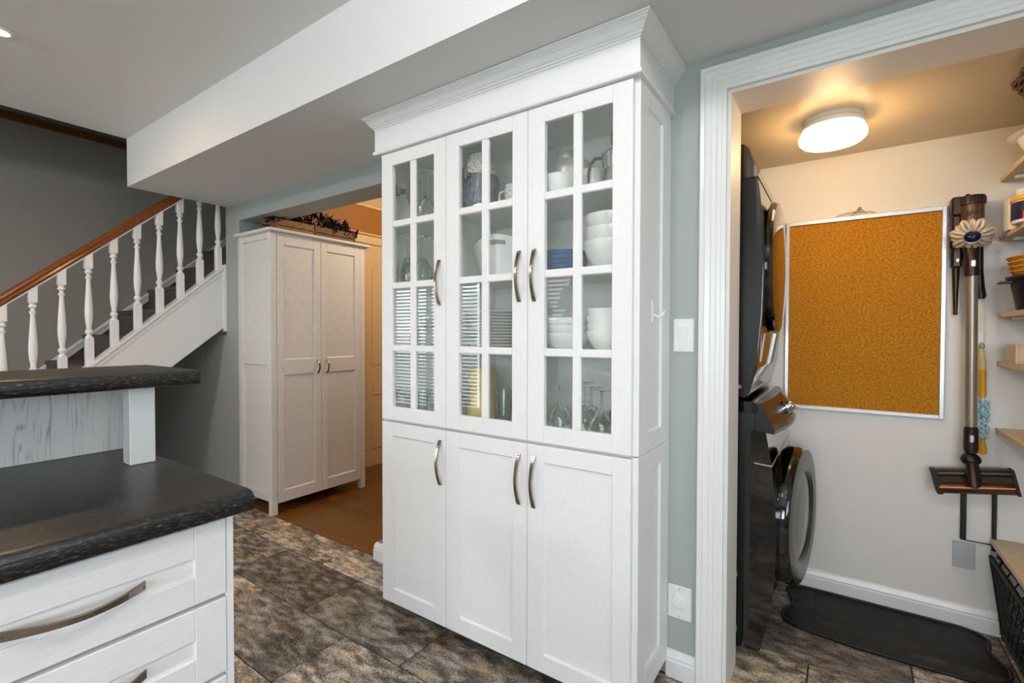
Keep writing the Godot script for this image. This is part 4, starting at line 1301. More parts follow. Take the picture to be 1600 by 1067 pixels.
func hall() -> void:
	# warm-lit hall behind the opening
	struct("wall_hall_left", B(V(-3.74, 0, -4.4), V(-3.54, 2.62, -1.90)), M.hall, "hall wall beside the pantry, warm lamplight put into its yellow colour", "wall")
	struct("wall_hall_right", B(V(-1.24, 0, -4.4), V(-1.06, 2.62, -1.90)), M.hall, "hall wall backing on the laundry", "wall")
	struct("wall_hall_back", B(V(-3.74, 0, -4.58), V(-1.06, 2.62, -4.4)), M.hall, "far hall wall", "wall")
	struct("ceiling_hall", B(V(-3.74, 2.50, -4.4), V(-1.06, 2.62, -1.90)), M.hall_white, "hall ceiling lit by an unseen warm lamp", "ceiling")
	var g := G()
	g.sweep([V(-3.54, 0, -1.905), V(-3.54, 0, -4.40)], P2([0, 2.35, 0.010, 2.35, 0.014, 2.362, 0.012, 2.372, 0.025, 2.385, 0.045, 2.415, 0.070, 2.440, 0.086, 2.452, 0.088, 2.464, 0.100, 2.470, 0.104, 2.4995, 0, 2.4995]), V(0, 1, 0))
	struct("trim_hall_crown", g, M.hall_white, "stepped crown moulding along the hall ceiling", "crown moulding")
	# panelled door with an arched top panel on the hall's left wall
	var X := -3.54
	var zl := -2.47
	var fr := func(x: float, y: float) -> Geo: return GT(V(0, 0, -1), V(0, 1, 0), V(1, 0, 0), V(X, y, zl - x))
	g = fr.call(0, 0)
	g.box(V(-0.075, 0, 0.0005), V(0.0, 2.02, 0.018), 0.004)
	g.box(V(0.76, 0, 0.0005), V(0.835, 2.02, 0.018), 0.004)
	g.box(V(-0.085, 2.02, 0.0005), V(0.845, 2.095, 0.020), 0.004)
	g.box(V(-0.095, 2.095, 0.0005), V(0.855, 2.112, 0.034), 0.004)
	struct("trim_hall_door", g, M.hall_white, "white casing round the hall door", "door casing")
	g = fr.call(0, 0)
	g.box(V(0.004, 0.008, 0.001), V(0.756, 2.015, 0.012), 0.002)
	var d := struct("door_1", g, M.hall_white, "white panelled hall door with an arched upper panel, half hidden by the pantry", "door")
	for px in [[0.11, 0.355], [0.405, 0.65]]:
		g = fr.call(0, 0)
		var poly := PackedVector2Array()
		poly.append(Vector2(px[0], 0.93)); poly.append(Vector2(px[1], 0.93))
		for i in 9:
			var s := i / 8.0
			poly.append(Vector2(lerpf(px[1], px[0], s), 1.80 + 0.075 * sin(s * PI)))
		g.extrude(poly, 0.011, 0.017, 60.0)
		part("arched_panel", g, M.hall_white, d)
		for yy in [[0.65, 0.80], [0.16, 0.55]]:
			g = fr.call(0, 0)
			g.box(V(px[0], yy[0], 0.011), V(px[1], yy[1], 0.018), 0.005)
			part("panel", g, M.hall_white, d)
	g = fr.call(0, 0)
	g.box(V(-0.004, 1.83, 0.012), V(0.010, 1.92, 0.024), 0.003)
	part("hinge", g, M.dark_metal, d)
	# unseen ceiling lamp behind the glazed cabinet, placed to light hall and pantry
	var p := V(-2.35, 2.50, -3.0)
	var t := thing("unseen_hall_lamp", "unseen warm ceiling lamp in the hall behind the cabinet, lighting the pantry front", "light", p)
	g = G()
	g.lathe(PV([0.13, 0.0, 0.13, -0.02, 0.0, -0.02]), p, 28)
	part("base", g, M.hall_white, t)
	var e := std(Color(1, 0.85, 0.6), 0.5)
	e.emission_enabled = true
	e.emission = Color(1.0, 0.72, 0.36)
	e.emission_energy_multiplier = 2.0
	g = G()
	g.lathe(PV([0.12, -0.0205, 0.118, -0.05, 0.09, -0.075, 0.04, -0.088, 0.0, -0.09]), p, 28)
	part("diffuser", g, e, t)
	omni("unseen_hall_light", p - V(0, 0.05, 0), 1.05, Color(1.0, 0.91, 0.78), 0.05)

# ---------------------------------------------------------------- breakfast bar peninsula
func peninsula() -> void:
	var t := thing("drawer_cabinet", "white base cabinet with shaker drawers and long bowed pulls, below the dark worktop", "cabinet", V(-1.25, 0, 0.2))
	var g := G()
	g.box(V(-1.545, 0.10, -0.445), V(-0.966, 0.8815, 0.95), 0.001)
	part("carcass", g, M.white_v, t)
	part("toe_kick", B(V(-1.52, 0.0, -0.42), V(-1.02, 0.10, 0.95)), M.black_soft, t)
	part("end_stile", B(V(-0.966, 0.10, -0.4445), V(-0.947, 0.8815, -0.4315), 0.001), M.white_v, t)
	var y := 0.873
	for i in 5:
		y -= 0.1405
		g = GT(V(0, 0, -1), V(0, 1, 0), V(1, 0, 0), V(-0.945, y, 0.010))
		drawer_front(g, 0.4405, 0.1405)
		var d := part("drawer", g, M.white_z, t)
		g = GT(V(0, 0, -1), V(0, 1, 0), V(1, 0, 0), V(-0.945, y, 0.010))
		g.box(V(0.050, 0.047, -0.016), V(0.3905, 0.0865, -0.0055))
		part("panel", g, M.white_z, d)
		g = G()
		bow(g, V(-0.945, y + 0.070, -0.2195), 0.168, V(0, 0, -1), V(1, 0, 0), 0.0072, 0.030)
		part("handle", g, M.nickel, d, "long bowed brushed nickel pull")
		y -= 0.0075
	g = GT(V(0, 0, -1), V(0, 1, 0), V(1, 0, 0), V(-0.945, 0.135, 0.95))
	shaker_frame(g, 0.93, 0.738, 0.06, 0.06, 0.06, 0.06, 0.02)
	var dr := part("door", g, M.white_v, t)
	g = GT(V(0, 0, -1), V(0, 1, 0), V(1, 0, 0), V(-0.945, 0.135, 0.95))
	shaker_panel(g, 0.93, 0.738, 0.06, 0.06, 0.06, 0.06, 0.010)
	part("panel", g, M.white_v, dr)
	# worktop: postformed dark laminate with a rolled front edge
	g = G()
	var pf := P2([-1.56, 0.882, -0.922, 0.882, -0.917, 0.885, -0.915, 0.890, -0.915, 0.905, -0.917, 0.912, -0.922, 0.917, -0.929, 0.9195, -0.938, 0.9205, -1.56, 0.9205])
	g.extrude(pf, 0.97, -0.468)
	solo("worktop", g, M.counter, "dark slate-look laminate worktop with a rolled edge above the drawers", "worktop")
	# raised bar: back panel, post and top
	var b := thing("raised_bar", "raised breakfast bar with a dark laminate top on a whitewashed back panel and post", "breakfast bar", V(-1.5, 0.9205, 0.2))
	g = G()
	g.box(V(-1.545, 0.9208, -0.445), V(-1.520, 1.094, 0.95), 0.001)
	part("back_panel", g, M.streak, b, "whitewashed oak panel with dark grain streaks")
	g = G()
	g.box(V(-1.353, 0.9208, -0.4445), V(-1.310, 1.094, -0.3955), 0.0015)
	part("support_post", g, M.post, b, "square pale grey support post")
	g = G()
	var bp := P2([-1.612, 1.0945, -1.290, 1.0945, -1.284, 1.098, -1.281, 1.104, -1.281, 1.116, -1.283, 1.123, -1.288, 1.127, -1.296, 1.129, -1.612, 1.129])
	g.extrude(bp, 0.97, -0.528)
	part("bar_top", g, M.counter, b)

func drawer_front(g: Geo, w: float, h: float) -> void:
	# bevelled lower edge catches the light
	shaker_frame(g, w, h, 0.053, 0.053, 0.057, 0.050, 0.021)

# ---------------------------------------------------------------- laundry room
func laundry_room() -> void:
	struct("wall_laundry_back", B(V(-1.24, 0, -2.88), V(1.04, 2.62, -2.70)), M.laundry, "smooth off-white laundry wall behind the corkboard", "wall")
	struct("wall_laundry_left", B(V(-1.06, 0, -2.70), V(-1.045, 2.62, -1.90)), M.laundry, "laundry wall behind the washer and dryer", "wall")
	struct("wall_laundry_right", B(V(0.84, 0, -2.70), V(1.04, 2.62, -1.90)), M.laundry, "laundry wall carrying the shelves", "wall")
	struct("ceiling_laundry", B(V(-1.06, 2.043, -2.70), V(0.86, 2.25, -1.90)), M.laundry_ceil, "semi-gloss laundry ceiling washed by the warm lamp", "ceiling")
	var g := G()
	var bp := P2([0, 0, 0.016, 0, 0.016, 0.056, 0.011, 0.062, 0.014, 0.068, 0.009, 0.084, 0.005, 0.090, 0, 0.092])
	g.sweep([V(-1.045, 0, -2.6995), V(0.535, 0, -2.6995)], bp, V(0, 1, 0))
	struct("baseboard_laundry", g, M.trim_gloss, "white moulded baseboard along the laundry back wall, scuffed near the floor", "baseboard")
	# flush lamp
	var p := V(-0.040, 2.043, -2.225)
	var t := thing("ceiling_lamp", "round white flush-mount lamp glowing warm on the laundry ceiling", "light", p)
	g = G()
	g.lathe(PV([0.100, 0.0, 0.100, -0.014, 0.095, -0.018, 0.095, -0.022, 0.102, -0.024, 0.102, -0.036, 0.094, -0.040, 0.0, -0.040]), p, 40)
	part("base", g, M.plastic, t)
	var e := std(Color(1, 0.95, 0.85), 0.4)
	e.emission_enabled = true
	e.emission = Color(1.0, 0.90, 0.72)
	e.emission_energy_multiplier = 3.0
	g = G()
	g.lathe(PV([0.096, -0.041, 0.106, -0.048, 0.112, -0.062, 0.110, -0.078, 0.098, -0.090, 0.070, -0.098, 0.035, -0.102, 0.0, -0.103]), p, 40)
	g.lathe(PV([0.0, -0.041, 0.096, -0.041]), p, 40)
	part("diffuser", g, e, t)
	omni("ceiling_lamp_light", p - V(0, 0.072, 0), 0.155, Color(1.0, 0.80, 0.55), 0.06)
	# wavy black mat
	t = thing("floor_mat", "black wavy-edged rubber mat on the laundry floor below the corkboard", "mat", V(0.13, 0, -2.47))
	var out := PackedVector2Array()
	var pts := [V(-0.205, 0, -2.625), V(-0.19, 0, -2.665), V(-0.15, 0, -2.677), V(0.13, 0, -2.679), V(0.42, 0, -2.677), V(0.470, 0, -2.66), V(0.495, 0, -2.615), V(0.488, 0, -2.565), V(0.480, 0, -2.52), V(0.497, 0, -2.47), V(0.517, 0, -2.42), V(0.51, 0, -2.36), V(0.47, 0, -2.305), V(0.40, 0, -2.275), V(0.22, 0, -2.268), V(0.06, 0, -2.266), V(-0.06, 0, -2.275), V(-0.15, 0, -2.29), V(-0.195, 0, -2.32), V(-0.205, 0, -2.375), V(-0.188, 0, -2.425), V(-0.172, 0, -2.47), V(-0.180, 0, -2.53), V(-0.198, 0, -2.58)]
	var cv := Curve3D.new()
	for i in pts.size() + 1:
		var a: Vector3 = pts[(i + pts.size() - 1) % pts.size()]
		var c: Vector3 = pts[(i + 1) % pts.size()]
		cv.add_point(pts[i % pts.size()], (a - c) / 6.0, (c - a) / 6.0)
	var L := cv.get_baked_length()
	for i in 110:
		var q := cv.sample_baked(L * i / 110.0)
		out.append(Vector2(q.x, q.z))
	g = GT(V(1, 0, 0), V(0, 0, 1), V(0, 1, 0), V(0, 0, 0))
	g.extrude(out, 0.0008, 0.007)
	part("pad", g, M.rubber, t)
	g = G()
	var rim := []
	var ctr := Vector2(0.14, -2.47)
	for q in out:
		rim.append(V(lerpf(q.x, ctr.x, 0.012), 0.0065, lerpf(q.y, ctr.y, 0.03)))
	g.tube(rim, 0.0062, 8, true)
	part("rim", g, M.black_soft, t)
	# plates on the kitchen wall beside the doorway
	t = thing("light_switch", "white rocker light switch on the grey wall between cabinet and doorway", "switch", V(-0.455, 1.213, -1.72))
	part("plate", B(V(-0.490, 1.155, -1.7195), V(-0.420, 1.271, -1.7135), 0.003), M.plastic, t)
	g = GT(V(1, 0, 0), V(0, 0.998, 0.06), V(0, -0.06, 0.998), V(-0.455, 1.213, -1.7125))
	g.box(V(-0.0165, -0.0335, -0.004), V(0.0165, 0.0335, 0.0025), 0.0015)
	part("rocker", g, M.trim_gloss, t)
	part("rocker_frame", B(V(-0.474, 1.177, -1.716), V(-0.436, 1.249, -1.713), 0.001), M.inside, t)
	for yy in [1.165, 1.261]:
		part("screw", disc(V(-0.455, yy, -1.7132), 0.0032, 0.0012), M.trim, t)
	t = thing("vacuum_inlet", "white wall inlet plate with a round flap, low beside the cabinet", "wall plate", V(-0.461, 0.270, -1.72))
	part("plate", B(V(-0.502, 0.212, -1.7195), V(-0.420, 0.330, -1.7125), 0.003), M.plastic, t)
	g = G()
	g.T = Transform3D(Basis(V(1, 0, 0), PI / 2), V(-0.461, 0.271, -1.7125))
	g.lathe(PV([0.0, 0.006, 0.020, 0.006, 0.0265, 0.003, 0.0275, 0.0]), Vector3.ZERO, 30)
	part("flap", g, M.plastic, t)
	part("flap_tab", B(V(-0.472, 0.291, -1.713), V(-0.450, 0.304, -1.709), 0.002), M.plastic, t)
	g = G()
	g.T = Transform3D(Basis(V(1, 0, 0), PI / 2), V(-0.461, 0.271, -1.7125))
	g.lathe(PV([0.0285, 0.0, 0.0285, 0.002, 0.0315, 0.002, 0.0315, 0.0]), Vector3.ZERO, 30)
	part("collar", g, M.inside, t)
	for yy in [0.222, 0.320]:
		part("screw", disc(V(-0.461, yy, -1.7122), 0.0035, 0.0012), M.alu, t)

func disc(c: Vector3, r: float, h: float) -> Geo:
	var g := G()
	g.T = Transform3D(Basis(V(1, 0, 0), PI / 2), c)
	g.lathe(PV([0.0, h, r * 0.8, h, r, 0.0]), Vector3.ZERO, 14)
	return g

func round_poly(pts: Array, r: float, steps := 5) -> PackedVector2Array:
	var out := PackedVector2Array()
	var m := pts.size()
	for i in m:
		var p: Vector2 = pts[i]
		var a: Vector2 = pts[(i + m - 1) % m]
		var b: Vector2 = pts[(i + 1) % m]
		var ra := minf(r, minf(p.distance_to(a), p.distance_to(b)) * 0.45)
		var p0 := p + (a - p).normalized() * ra
		var p1 := p + (b - p).normalized() * ra
		for k in steps + 1:
			var s := k / float(steps)
			out.append(p0.lerp(p, s).lerp(p.lerp(p1, s), s))
	return out

func washer_dryer() -> void:
	var z0 := -1.968
	var z1 := -2.650
	# ---- washer: profile in (x, y), pushed along z
	var t := thing("washing_machine", "black front-loading washing machine under the dryer, round silver-rimmed door", "washing machine", V(-0.6, 0, -2.31))
	var g := G()
	g.extrude(round_poly(PV([-0.98, 0.035, -0.300, 0.035, -0.292, 0.5, -0.292, 0.861, -0.2625, 0.861, -0.2625, 0.925, -0.98, 0.925]), 0.008), z1, z0)
	part("body", g, M.black, t)
	g = G()
	g.extrude(round_poly(PV([-0.295, 0.040, -0.238, 0.040, -0.204, 0.20, -0.190, 0.36, -0.190, 0.55, -0.204, 0.73, -0.226, 0.860, -0.295, 0.860]), 0.010), z1, z0 - 0.001)
	part("front_panel", g, M.gloss, t)
	g = G()
	g.extrude(round_poly(PV([-0.98, 0.926, -0.250, 0.926, -0.250, 0.952, -0.262, 0.966, -0.98, 0.966]), 0.010), z1, z0)
	part("top", g, M.gloss, t)
	# tilted control panel, bowed across the front
	g = G()
	var rows := []
	for i in 13:
		var s := i / 12.0
		var z := lerpf(z0 - 0.004, z1 + 0.004, s)
		var k := 0.040 * sin(s * PI)
		rows.append([V(-0.262, 0.966, z), V(-0.242 + k * 0.5, 0.962, z), V(-0.196 + k, 0.866, z), V(-0.200 + k, 0.852, z), V(-0.262, 0.858, z)])
	for i in 12:
		for j in 4:
			var a: Array = rows[i]
			var b: Array = rows[i + 1]
			var nn: Vector3 = (a[j + 1] - a[j]).cross(b[j] - a[j]).normalized()
			if nn.dot(V(1, 0.3 if j < 2 else -0.5, 0)) < 0.0: nn = -nn
			g.quad(a[j], a[j + 1], b[j + 1], b[j], nn)
	for e in [[rows[0], V(0, 0, 1)], [rows[12], V(0, 0, -1)]]:
		for j in range(1, 4):
			g.tri(e[0][0], e[0][j], e[0][j + 1], e[1], e[1], e[1])
	part("control_panel", g, M.panel_grey, t)
	# knob on the panel
	var kn := GT(V(0, 0, -1), V(0.90, 0.43, 0), V(-0.43, 0.90, 0), V(-0.186, 0.918, -2.26))
	kn.lathe(PV([0.0, 0.030, 0.018, 0.030, 0.022, 0.026, 0.024, 0.004, 0.028, 0.002, 0.028, -0.01]), Vector3.ZERO, 24)
	part("knob", kn, M.chrome, t)
	g = G()
	g.extrude(P2([-0.262, 0.738, -0.2040, 0.734, -0.2040, 0.738, -0.262, 0.742]), z1 + 0.01, z0 + 0.001)
	part("trim_line", g, M.alu, t)
	# round door, slightly ajar: axis leans towards the viewer
	var ang := deg_to_rad(7.0)
	var ax := V(cos(ang), 0, sin(ang))
	var sd := V(0, 1, 0)
	var ww := ax.cross(sd).normalized()
	var c := V(-0.152, 0.478, -2.285)
	g = Geo.new()
	g.T = Transform3D(Basis(sd.cross(ax).normalized(), ax, sd), c)
	var R := 0.278
	g.lathe(PV([R * 0.60, -0.040, R * 0.97, -0.040, R, -0.028, R, 0.012, R * 0.985, 0.024, R * 0.95, 0.032]), Vector3.ZERO, 64)
	var door := part("door", g, M.gloss, t)
	g = Geo.new()
	g.T = Transform3D(Basis(sd.cross(ax).normalized(), ax, sd), c)
	g.lathe(PV([R * 0.95, 0.0325, R * 0.80, 0.040, R * 0.66, 0.036, R * 0.64, 0.030]), Vector3.ZERO, 64)
	part("door_ring", g, M.door_silver, door)
	g = Geo.new()
	g.T = Transform3D(Basis(sd.cross(ax).normalized(), ax, sd), c)
	g.lathe(PV([R * 0.64, 0.031, R * 0.60, 0.028, R * 0.58, 0.010]), Vector3.ZERO, 64)
	part("door_gasket", g, M.black, door)
	g = Geo.new()
	g.T = Transform3D(Basis(sd.cross(ax).normalized(), ax, sd), c)
	g.lathe(PV([R * 0.60, 0.026, R * 0.45, 0.031, R * 0.25, 0.034, 0.0, 0.035]), Vector3.ZERO, 48)
	part("door_glass", g, M.glass, door)
	g = Geo.new()
	g.T = Transform3D(Basis(sd.cross(ax).normalized(), ax, sd), c)
	g.lathe(PV([R * 0.60, 0.010, R * 0.52, -0.015, R * 0.40, -0.028, 0.0, -0.029]), Vector3.ZERO, 48)
	part("door_bowl", g, M.drum, door)
	for zz in [z0 - 0.045, z1 + 0.045]:
		for xx in [-0.36, -0.9]:
			g = G()
			g.lathe(PV([0.0, 0.0, 0.024, 0.0, 0.024, 0.010, 0.012, 0.014, 0.012, 0.040]), V(xx, 0, zz), 18)
			part("foot", g, M.alu, t)
	# ---- dryer stacked on top
	t = thing("dryer", "glossy black tumble dryer stacked on the washing machine, large mirror-finish door", "dryer", V(-0.6, 0.967, -2.31))
	g = G()
	g.extrude(round_poly(PV([-0.98, 0.985, -0.345, 0.985, -0.345, 1.925, -0.98, 1.925]), 0.008), z1, z0)
	part("body", g, M.black, t)
	g = G()
	g.extrude(round_poly(PV([-0.343, 0.985, -0.290, 0.980, -0.262, 1.09, -0.245, 1.30, -0.241, 1.48, -0.250, 1.66, -0.265, 1.795, -0.343, 1.795]), 0.012), z1, z0)
	part("front_panel", g, M.side_grey, t)
	g = G()
	g.extrude(round_poly(PV([-0.286, 0.990, -0.258, 1.09, -0.2405, 1.30, -0.2365, 1.48, -0.2455, 1.66, -0.261, 1.793, -0.270, 1.793, -0.255, 1.66, -0.246, 1.48, -0.250, 1.30, -0.267, 1.09]), 0.003), z1 + 0.006, z0 - 0.012)
	part("front_skin", g, M.mirror_black, t)
	g = G()
	g.extrude(round_poly(PV([-0.343, 1.798, -0.263, 1.798, -0.280, 1.86, -0.298, 1.915, -0.312, 1.926, -0.343, 1.926]), 0.010), z1, z0)
	part("control_panel", g, M.gloss, t)
	g = G()
	g.extrude(round_poly(PV([-0.2605, 1.800, -0.2765, 1.86, -0.295, 1.915, -0.300, 1.913, -0.282, 1.858, -0.268, 1.80]), 0.002), z1 + 0.006, z0 - 0.012)
	part("control_skin", g, M.mirror_black, t)
	c = V(-0.236, 1.492, -2.285)
	R = 0.272
	g = Geo.new()
	g.T = Transform3D(Basis(V(0, 0, -1), V(1, 0, 0), V(0, 1, 0)) * Basis(), c)
	g.lathe(PV([R * 0.80, -0.02, R * 0.95, -0.012, R, -0.004, R, 0.010, R * 0.975, 0.018]), Vector3.ZERO, 64)
	door = part("door", g, M.gloss, t)
	g = Geo.new()
	g.T = Transform3D(Basis(V(0, 0, -1), V(1, 0, 0), V(0, 1, 0)), c)
	g.lathe(PV([R * 0.975, 0.0185, R * 0.93, 0.022, R * 0.5, 0.027, 0.0, 0.029]), Vector3.ZERO, 64)
	part("door_face", g, M.mirror_black, door)
	g = GT(V(0, 0, -1), V(0.13, 0.99, 0).normalized(), V(0.99, -0.13, 0).normalized(), V(-0.2515, 1.165, -2.06))
	g.box(V(-0.022, -0.055, 0.0), V(0.022, 0.055, 0.0025), 0.0005)
	part("sticker", g, M.trim, t, "small pale information sticker")
	g = G()
	g.lathe(PV([0.0, 0.003, 0.006, 0.003, 0.0075, 0.0]), Vector3.ZERO, 12)
	var s2 := G()
	s2.T = Transform3D(Basis(V(1, 0, 0), PI / 2), V(-0.315, 1.020, z0))
	s2.lathe(PV([0.0, 0.003, 0.006, 0.003, 0.0075, 0.0]), Vector3.ZERO, 12)
	part("screw", s2, M.alu, t)
	for zz in [z0 - 0.05, z1 + 0.05]:
		for xx in [-0.36, -0.9]:
			g = G()
			g.lathe(PV([0.0, 0.967, 0.022, 0.967, 0.022, 0.975, 0.012, 0.978, 0.012, 0.99]), V(xx, 0, zz), 16)
			part("foot", g, M.black, t)
	# bright green and blue bottle squeezed in beside the washer
	t = thing("spray_mop", "blue bottle with bright green cap and base tucked beside the washing machine", "bottle", V(-0.345, 0.0, -1.937))
	g = G()
	g.lathe(PV([0.0, 0.128, 0.024, 0.130, 0.024, 0.300, 0.0, 0.302]), V(-0.339, 0, -1.937), 18)
	part("bottle", g, M.deep_blue, t)
	g = G()
	g.ball(V(-0.336, 0.118, -1.937), V(0.026, 0.024, 0.026), 16)
	g.lathe(PV([0.0, 0.0, 0.020, 0.0, 0.022, 0.10, 0.0, 0.10]), V(-0.338, 0, -1.937), 16)
	part("base", g, M.green, t)
	g = G()
	g.lathe(PV([0.0, 0.300, 0.020, 0.300, 0.030, 0.318, 0.030, 0.325, 0.012, 0.334, 0.010, 0.345, 0.0, 0.347]), V(-0.340, 0, -1.937), 18)
	part("cap", g, M.green, t)

func laundry_wall() -> void:
	# corkboard
	var t := thing("corkboard", "large empty corkboard in a thin silver frame on the laundry wall", "corkboard", V(0.065, 0.86, -2.70))
	var g := G()
	var x0 := -0.230
	var x1 := 0.357
	var y0 := 0.860
	var y1 := 1.757
	g.box(V(x0, y0, -2.699), V(x0 + 0.017, y1, -2.682), 0.002)
	g.box(V(x1 - 0.017, y0, -2.699), V(x1, y1, -2.682), 0.002)
	g.box(V(x0 + 0.016, y1 - 0.020, -2.699), V(x1 - 0.016, y1, -2.682), 0.002)
	g.box(V(x0 + 0.016, y0, -2.699), V(x1 - 0.016, y0 + 0.018, -2.682), 0.002)
	part("frame", g, M.alu, t)
	part("cork", B(V(x0 + 0.012, y0 + 0.012, -2.698), V(x1 - 0.012, y1 - 0.012, -2.689)), M.cork, t)
	# wisp of raffia on the frame
	g = G()
	for a in [[-0.030, 1.762, 0.045, 1.776], [0.020, 1.760, 0.075, 1.770], [0.045, 1.768, 0.062, 1.792], [0.055, 1.786, 0.085, 1.764], [0.075, 1.768, 0.118, 1.762], [0.03, 1.758, 0.06, 1.784]]:
		g.tube([V(a[0], a[1], -2.692), V((a[0] + a[2]) * 0.5, (a[1] + a[3]) * 0.5 + 0.004, -2.688), V(a[2], a[3], -2.693)], 0.0016, 6)
	g.tube([V(0.056, 1.772, -2.69), V(0.050, 1.786, -2.69), V(0.060, 1.795, -2.69), V(0.068, 1.785, -2.69), V(0.056, 1.772, -2.69)], 0.0016, 6)
	solo("raffia_bow", g, M.raffia, "little twist of raffia string lying on the corkboard's top edge", "ornament")
	# cordless stick vacuum hanging on the wall
	stick_vacuum()
	# crevice tool clipped beside it
	t = thing("crevice_tool", "slim dark tapering crevice nozzle clipped beside the stick vacuum", "nozzle", V(0.383, 1.30, -2.67))
	g = G()
	g.box(V(0.366, 1.490, -2.690), V(0.400, 1.580, -2.645), 0.008)
	part("socket", g, M.bronze, t)
	g = G()
	g.tube([V(0.383, 1.545, -2.668), V(0.383, 1.500, -2.668), V(0.3835, 1.40, -2.669), V(0.3845, 1.298, -2.670)], [0.013, 0.0135, 0.0095, 0.0065], 14)
	part("nozzle", g, M.bronze, t)
	part("release_button", B(V(0.377, 1.510, -2.650), V(0.392, 1.530, -2.641), 0.004), M.alu, t)
	# feather duster on a little white hook
	t = thing("hook", "small white wall hook holding the yellow duster", "hook", V(0.467, 1.20, -2.70))
	part("hook_base", B(V(0.457, 1.168, -2.6995), V(0.477, 1.226, -2.694), 0.002), M.plastic, t)
	g = G()
	g.tube([V(0.467, 1.180, -2.694), V(0.467, 1.174, -2.682), V(0.467, 1.180, -2.672), V(0.467, 1.188, -2.671)], 0.003, 8)
	part("hook_arm", g, M.plastic, t)
	t = thing("duster", "yellow-handled duster with pale blue fluff hanging beside the vacuum wand", "duster", V(0.470, 0.74, -2.68))
	g = G()
	var ring := []
	for k in 12: ring.append(V(0.467 + cos(TAU * k / 12.0) * 0.008, 1.172 + sin(TAU * k / 12.0) * 0.010, -2.678))
	g.tube(ring, 0.0016, 6, true)
	part("ring", g, M.pewter, t)
	g = G()
	g.tube([V(0.467, 1.163, -2.678), V(0.467, 1.140, -2.678), V(0.469, 1.10, -2.676), V(0.470, 1.075, -2.676)], [0.006, 0.0105, 0.0125, 0.0118], 14)
	part("grip", g, M.pale_yellow, t)
	g = G()
	g.tube([V(0.470, 1.076, -2.676), V(0.471, 1.02, -2.676), V(0.4715, 0.975, -2.676), V(0.472, 0.962, -2.676)], [0.0125, 0.0115, 0.0125, 0.008], 14)
	part("handle", g, M.yellow, t)
	g = G()
	for k in 170:
		var y := 0.805 + rng.randf() * 0.150
		var a := rng.randf() * TAU
		var r := 0.004 + rng.randf() * 0.013
		var c := V(0.4715 + cos(a) * r, y, -2.674 + sin(a) * r * 0.8)
		var d := V(cos(a), rng.randf() - 0.7, sin(a) * 0.7).normalized()
		g.ball(c + d * 0.004, V(0.0055, 0.0075, 0.0055), 6)
	var fl := part("fluff", g, M.aqua, t)
	fl.set_meta("kind", "stuff")
	g = G()
	g.cyl(V(0.472, 0.962, -2.676), V(0.4745, 0.75, -2.676), 0.004, 8)
	part("stem", g, M.plastic, t)
	g = G()
	g.tube([V(0.474, 0.800, -2.676), V(0.4745, 0.775, -2.676), V(0.475, 0.755, -2.676), V(0.475, 0.738, -2.676), V(0.475, 0.731, -2.676)], [0.008, 0.009, 0.0125, 0.0135, 0.006], 14)
	part("end_cap", g, M.yellow, t)
	# two slim black uprights joined by a thin bar, with a clamp to the lowest shelf
	t = thing("wall_rail", "pair of slim black metal uprights on the wall below the vacuum head", "rail", V(0.465, 0.28, -2.70))
	part("upright", B(V(0.414, 0.368, -2.694), V(0.432, 0.640, -2.682), 0.002), M.black, t)
	part("upright", B(V(0.508, 0.272, -2.694), V(0.522, 0.640, -2.682), 0.002), M.black, t)
	g = G()
	g.cyl(V(0.425, 0.3665, -2.690), V(0.512, 0.3655, -2.690), 0.0022, 8)
	part("cross_bar", g, M.black, t)
	g = G()
	g.box(V(0.507, 0.278, -2.682), V(0.523, 0.346, -2.674), 0.002)
	g.box(V(0.511, 0.306, -2.676), V(0.530, 0.322, -2.660), 0.003)
	part("clamp", g, M.alu, t)
	# blank plates at the bottom
	t = thing("blank_plate", "square grey-white blank plate on the wall below the black uprights", "wall plate", V(0.43, 0.25, -2.70))
	part("plate", B(V(0.393, 0.250, -2.6995), V(0.461, 0.355, -2.690), 0.0015), std(Color(0.72, 0.735, 0.73), 0.35), t)
	solo("patch_plate", B(V(0.464, 0.250, -2.6995), V(0.507, 0.345, -2.698), 0.0005), M.laundry, "painted-over patch on the wall right of the square blank plate", "wall plate")

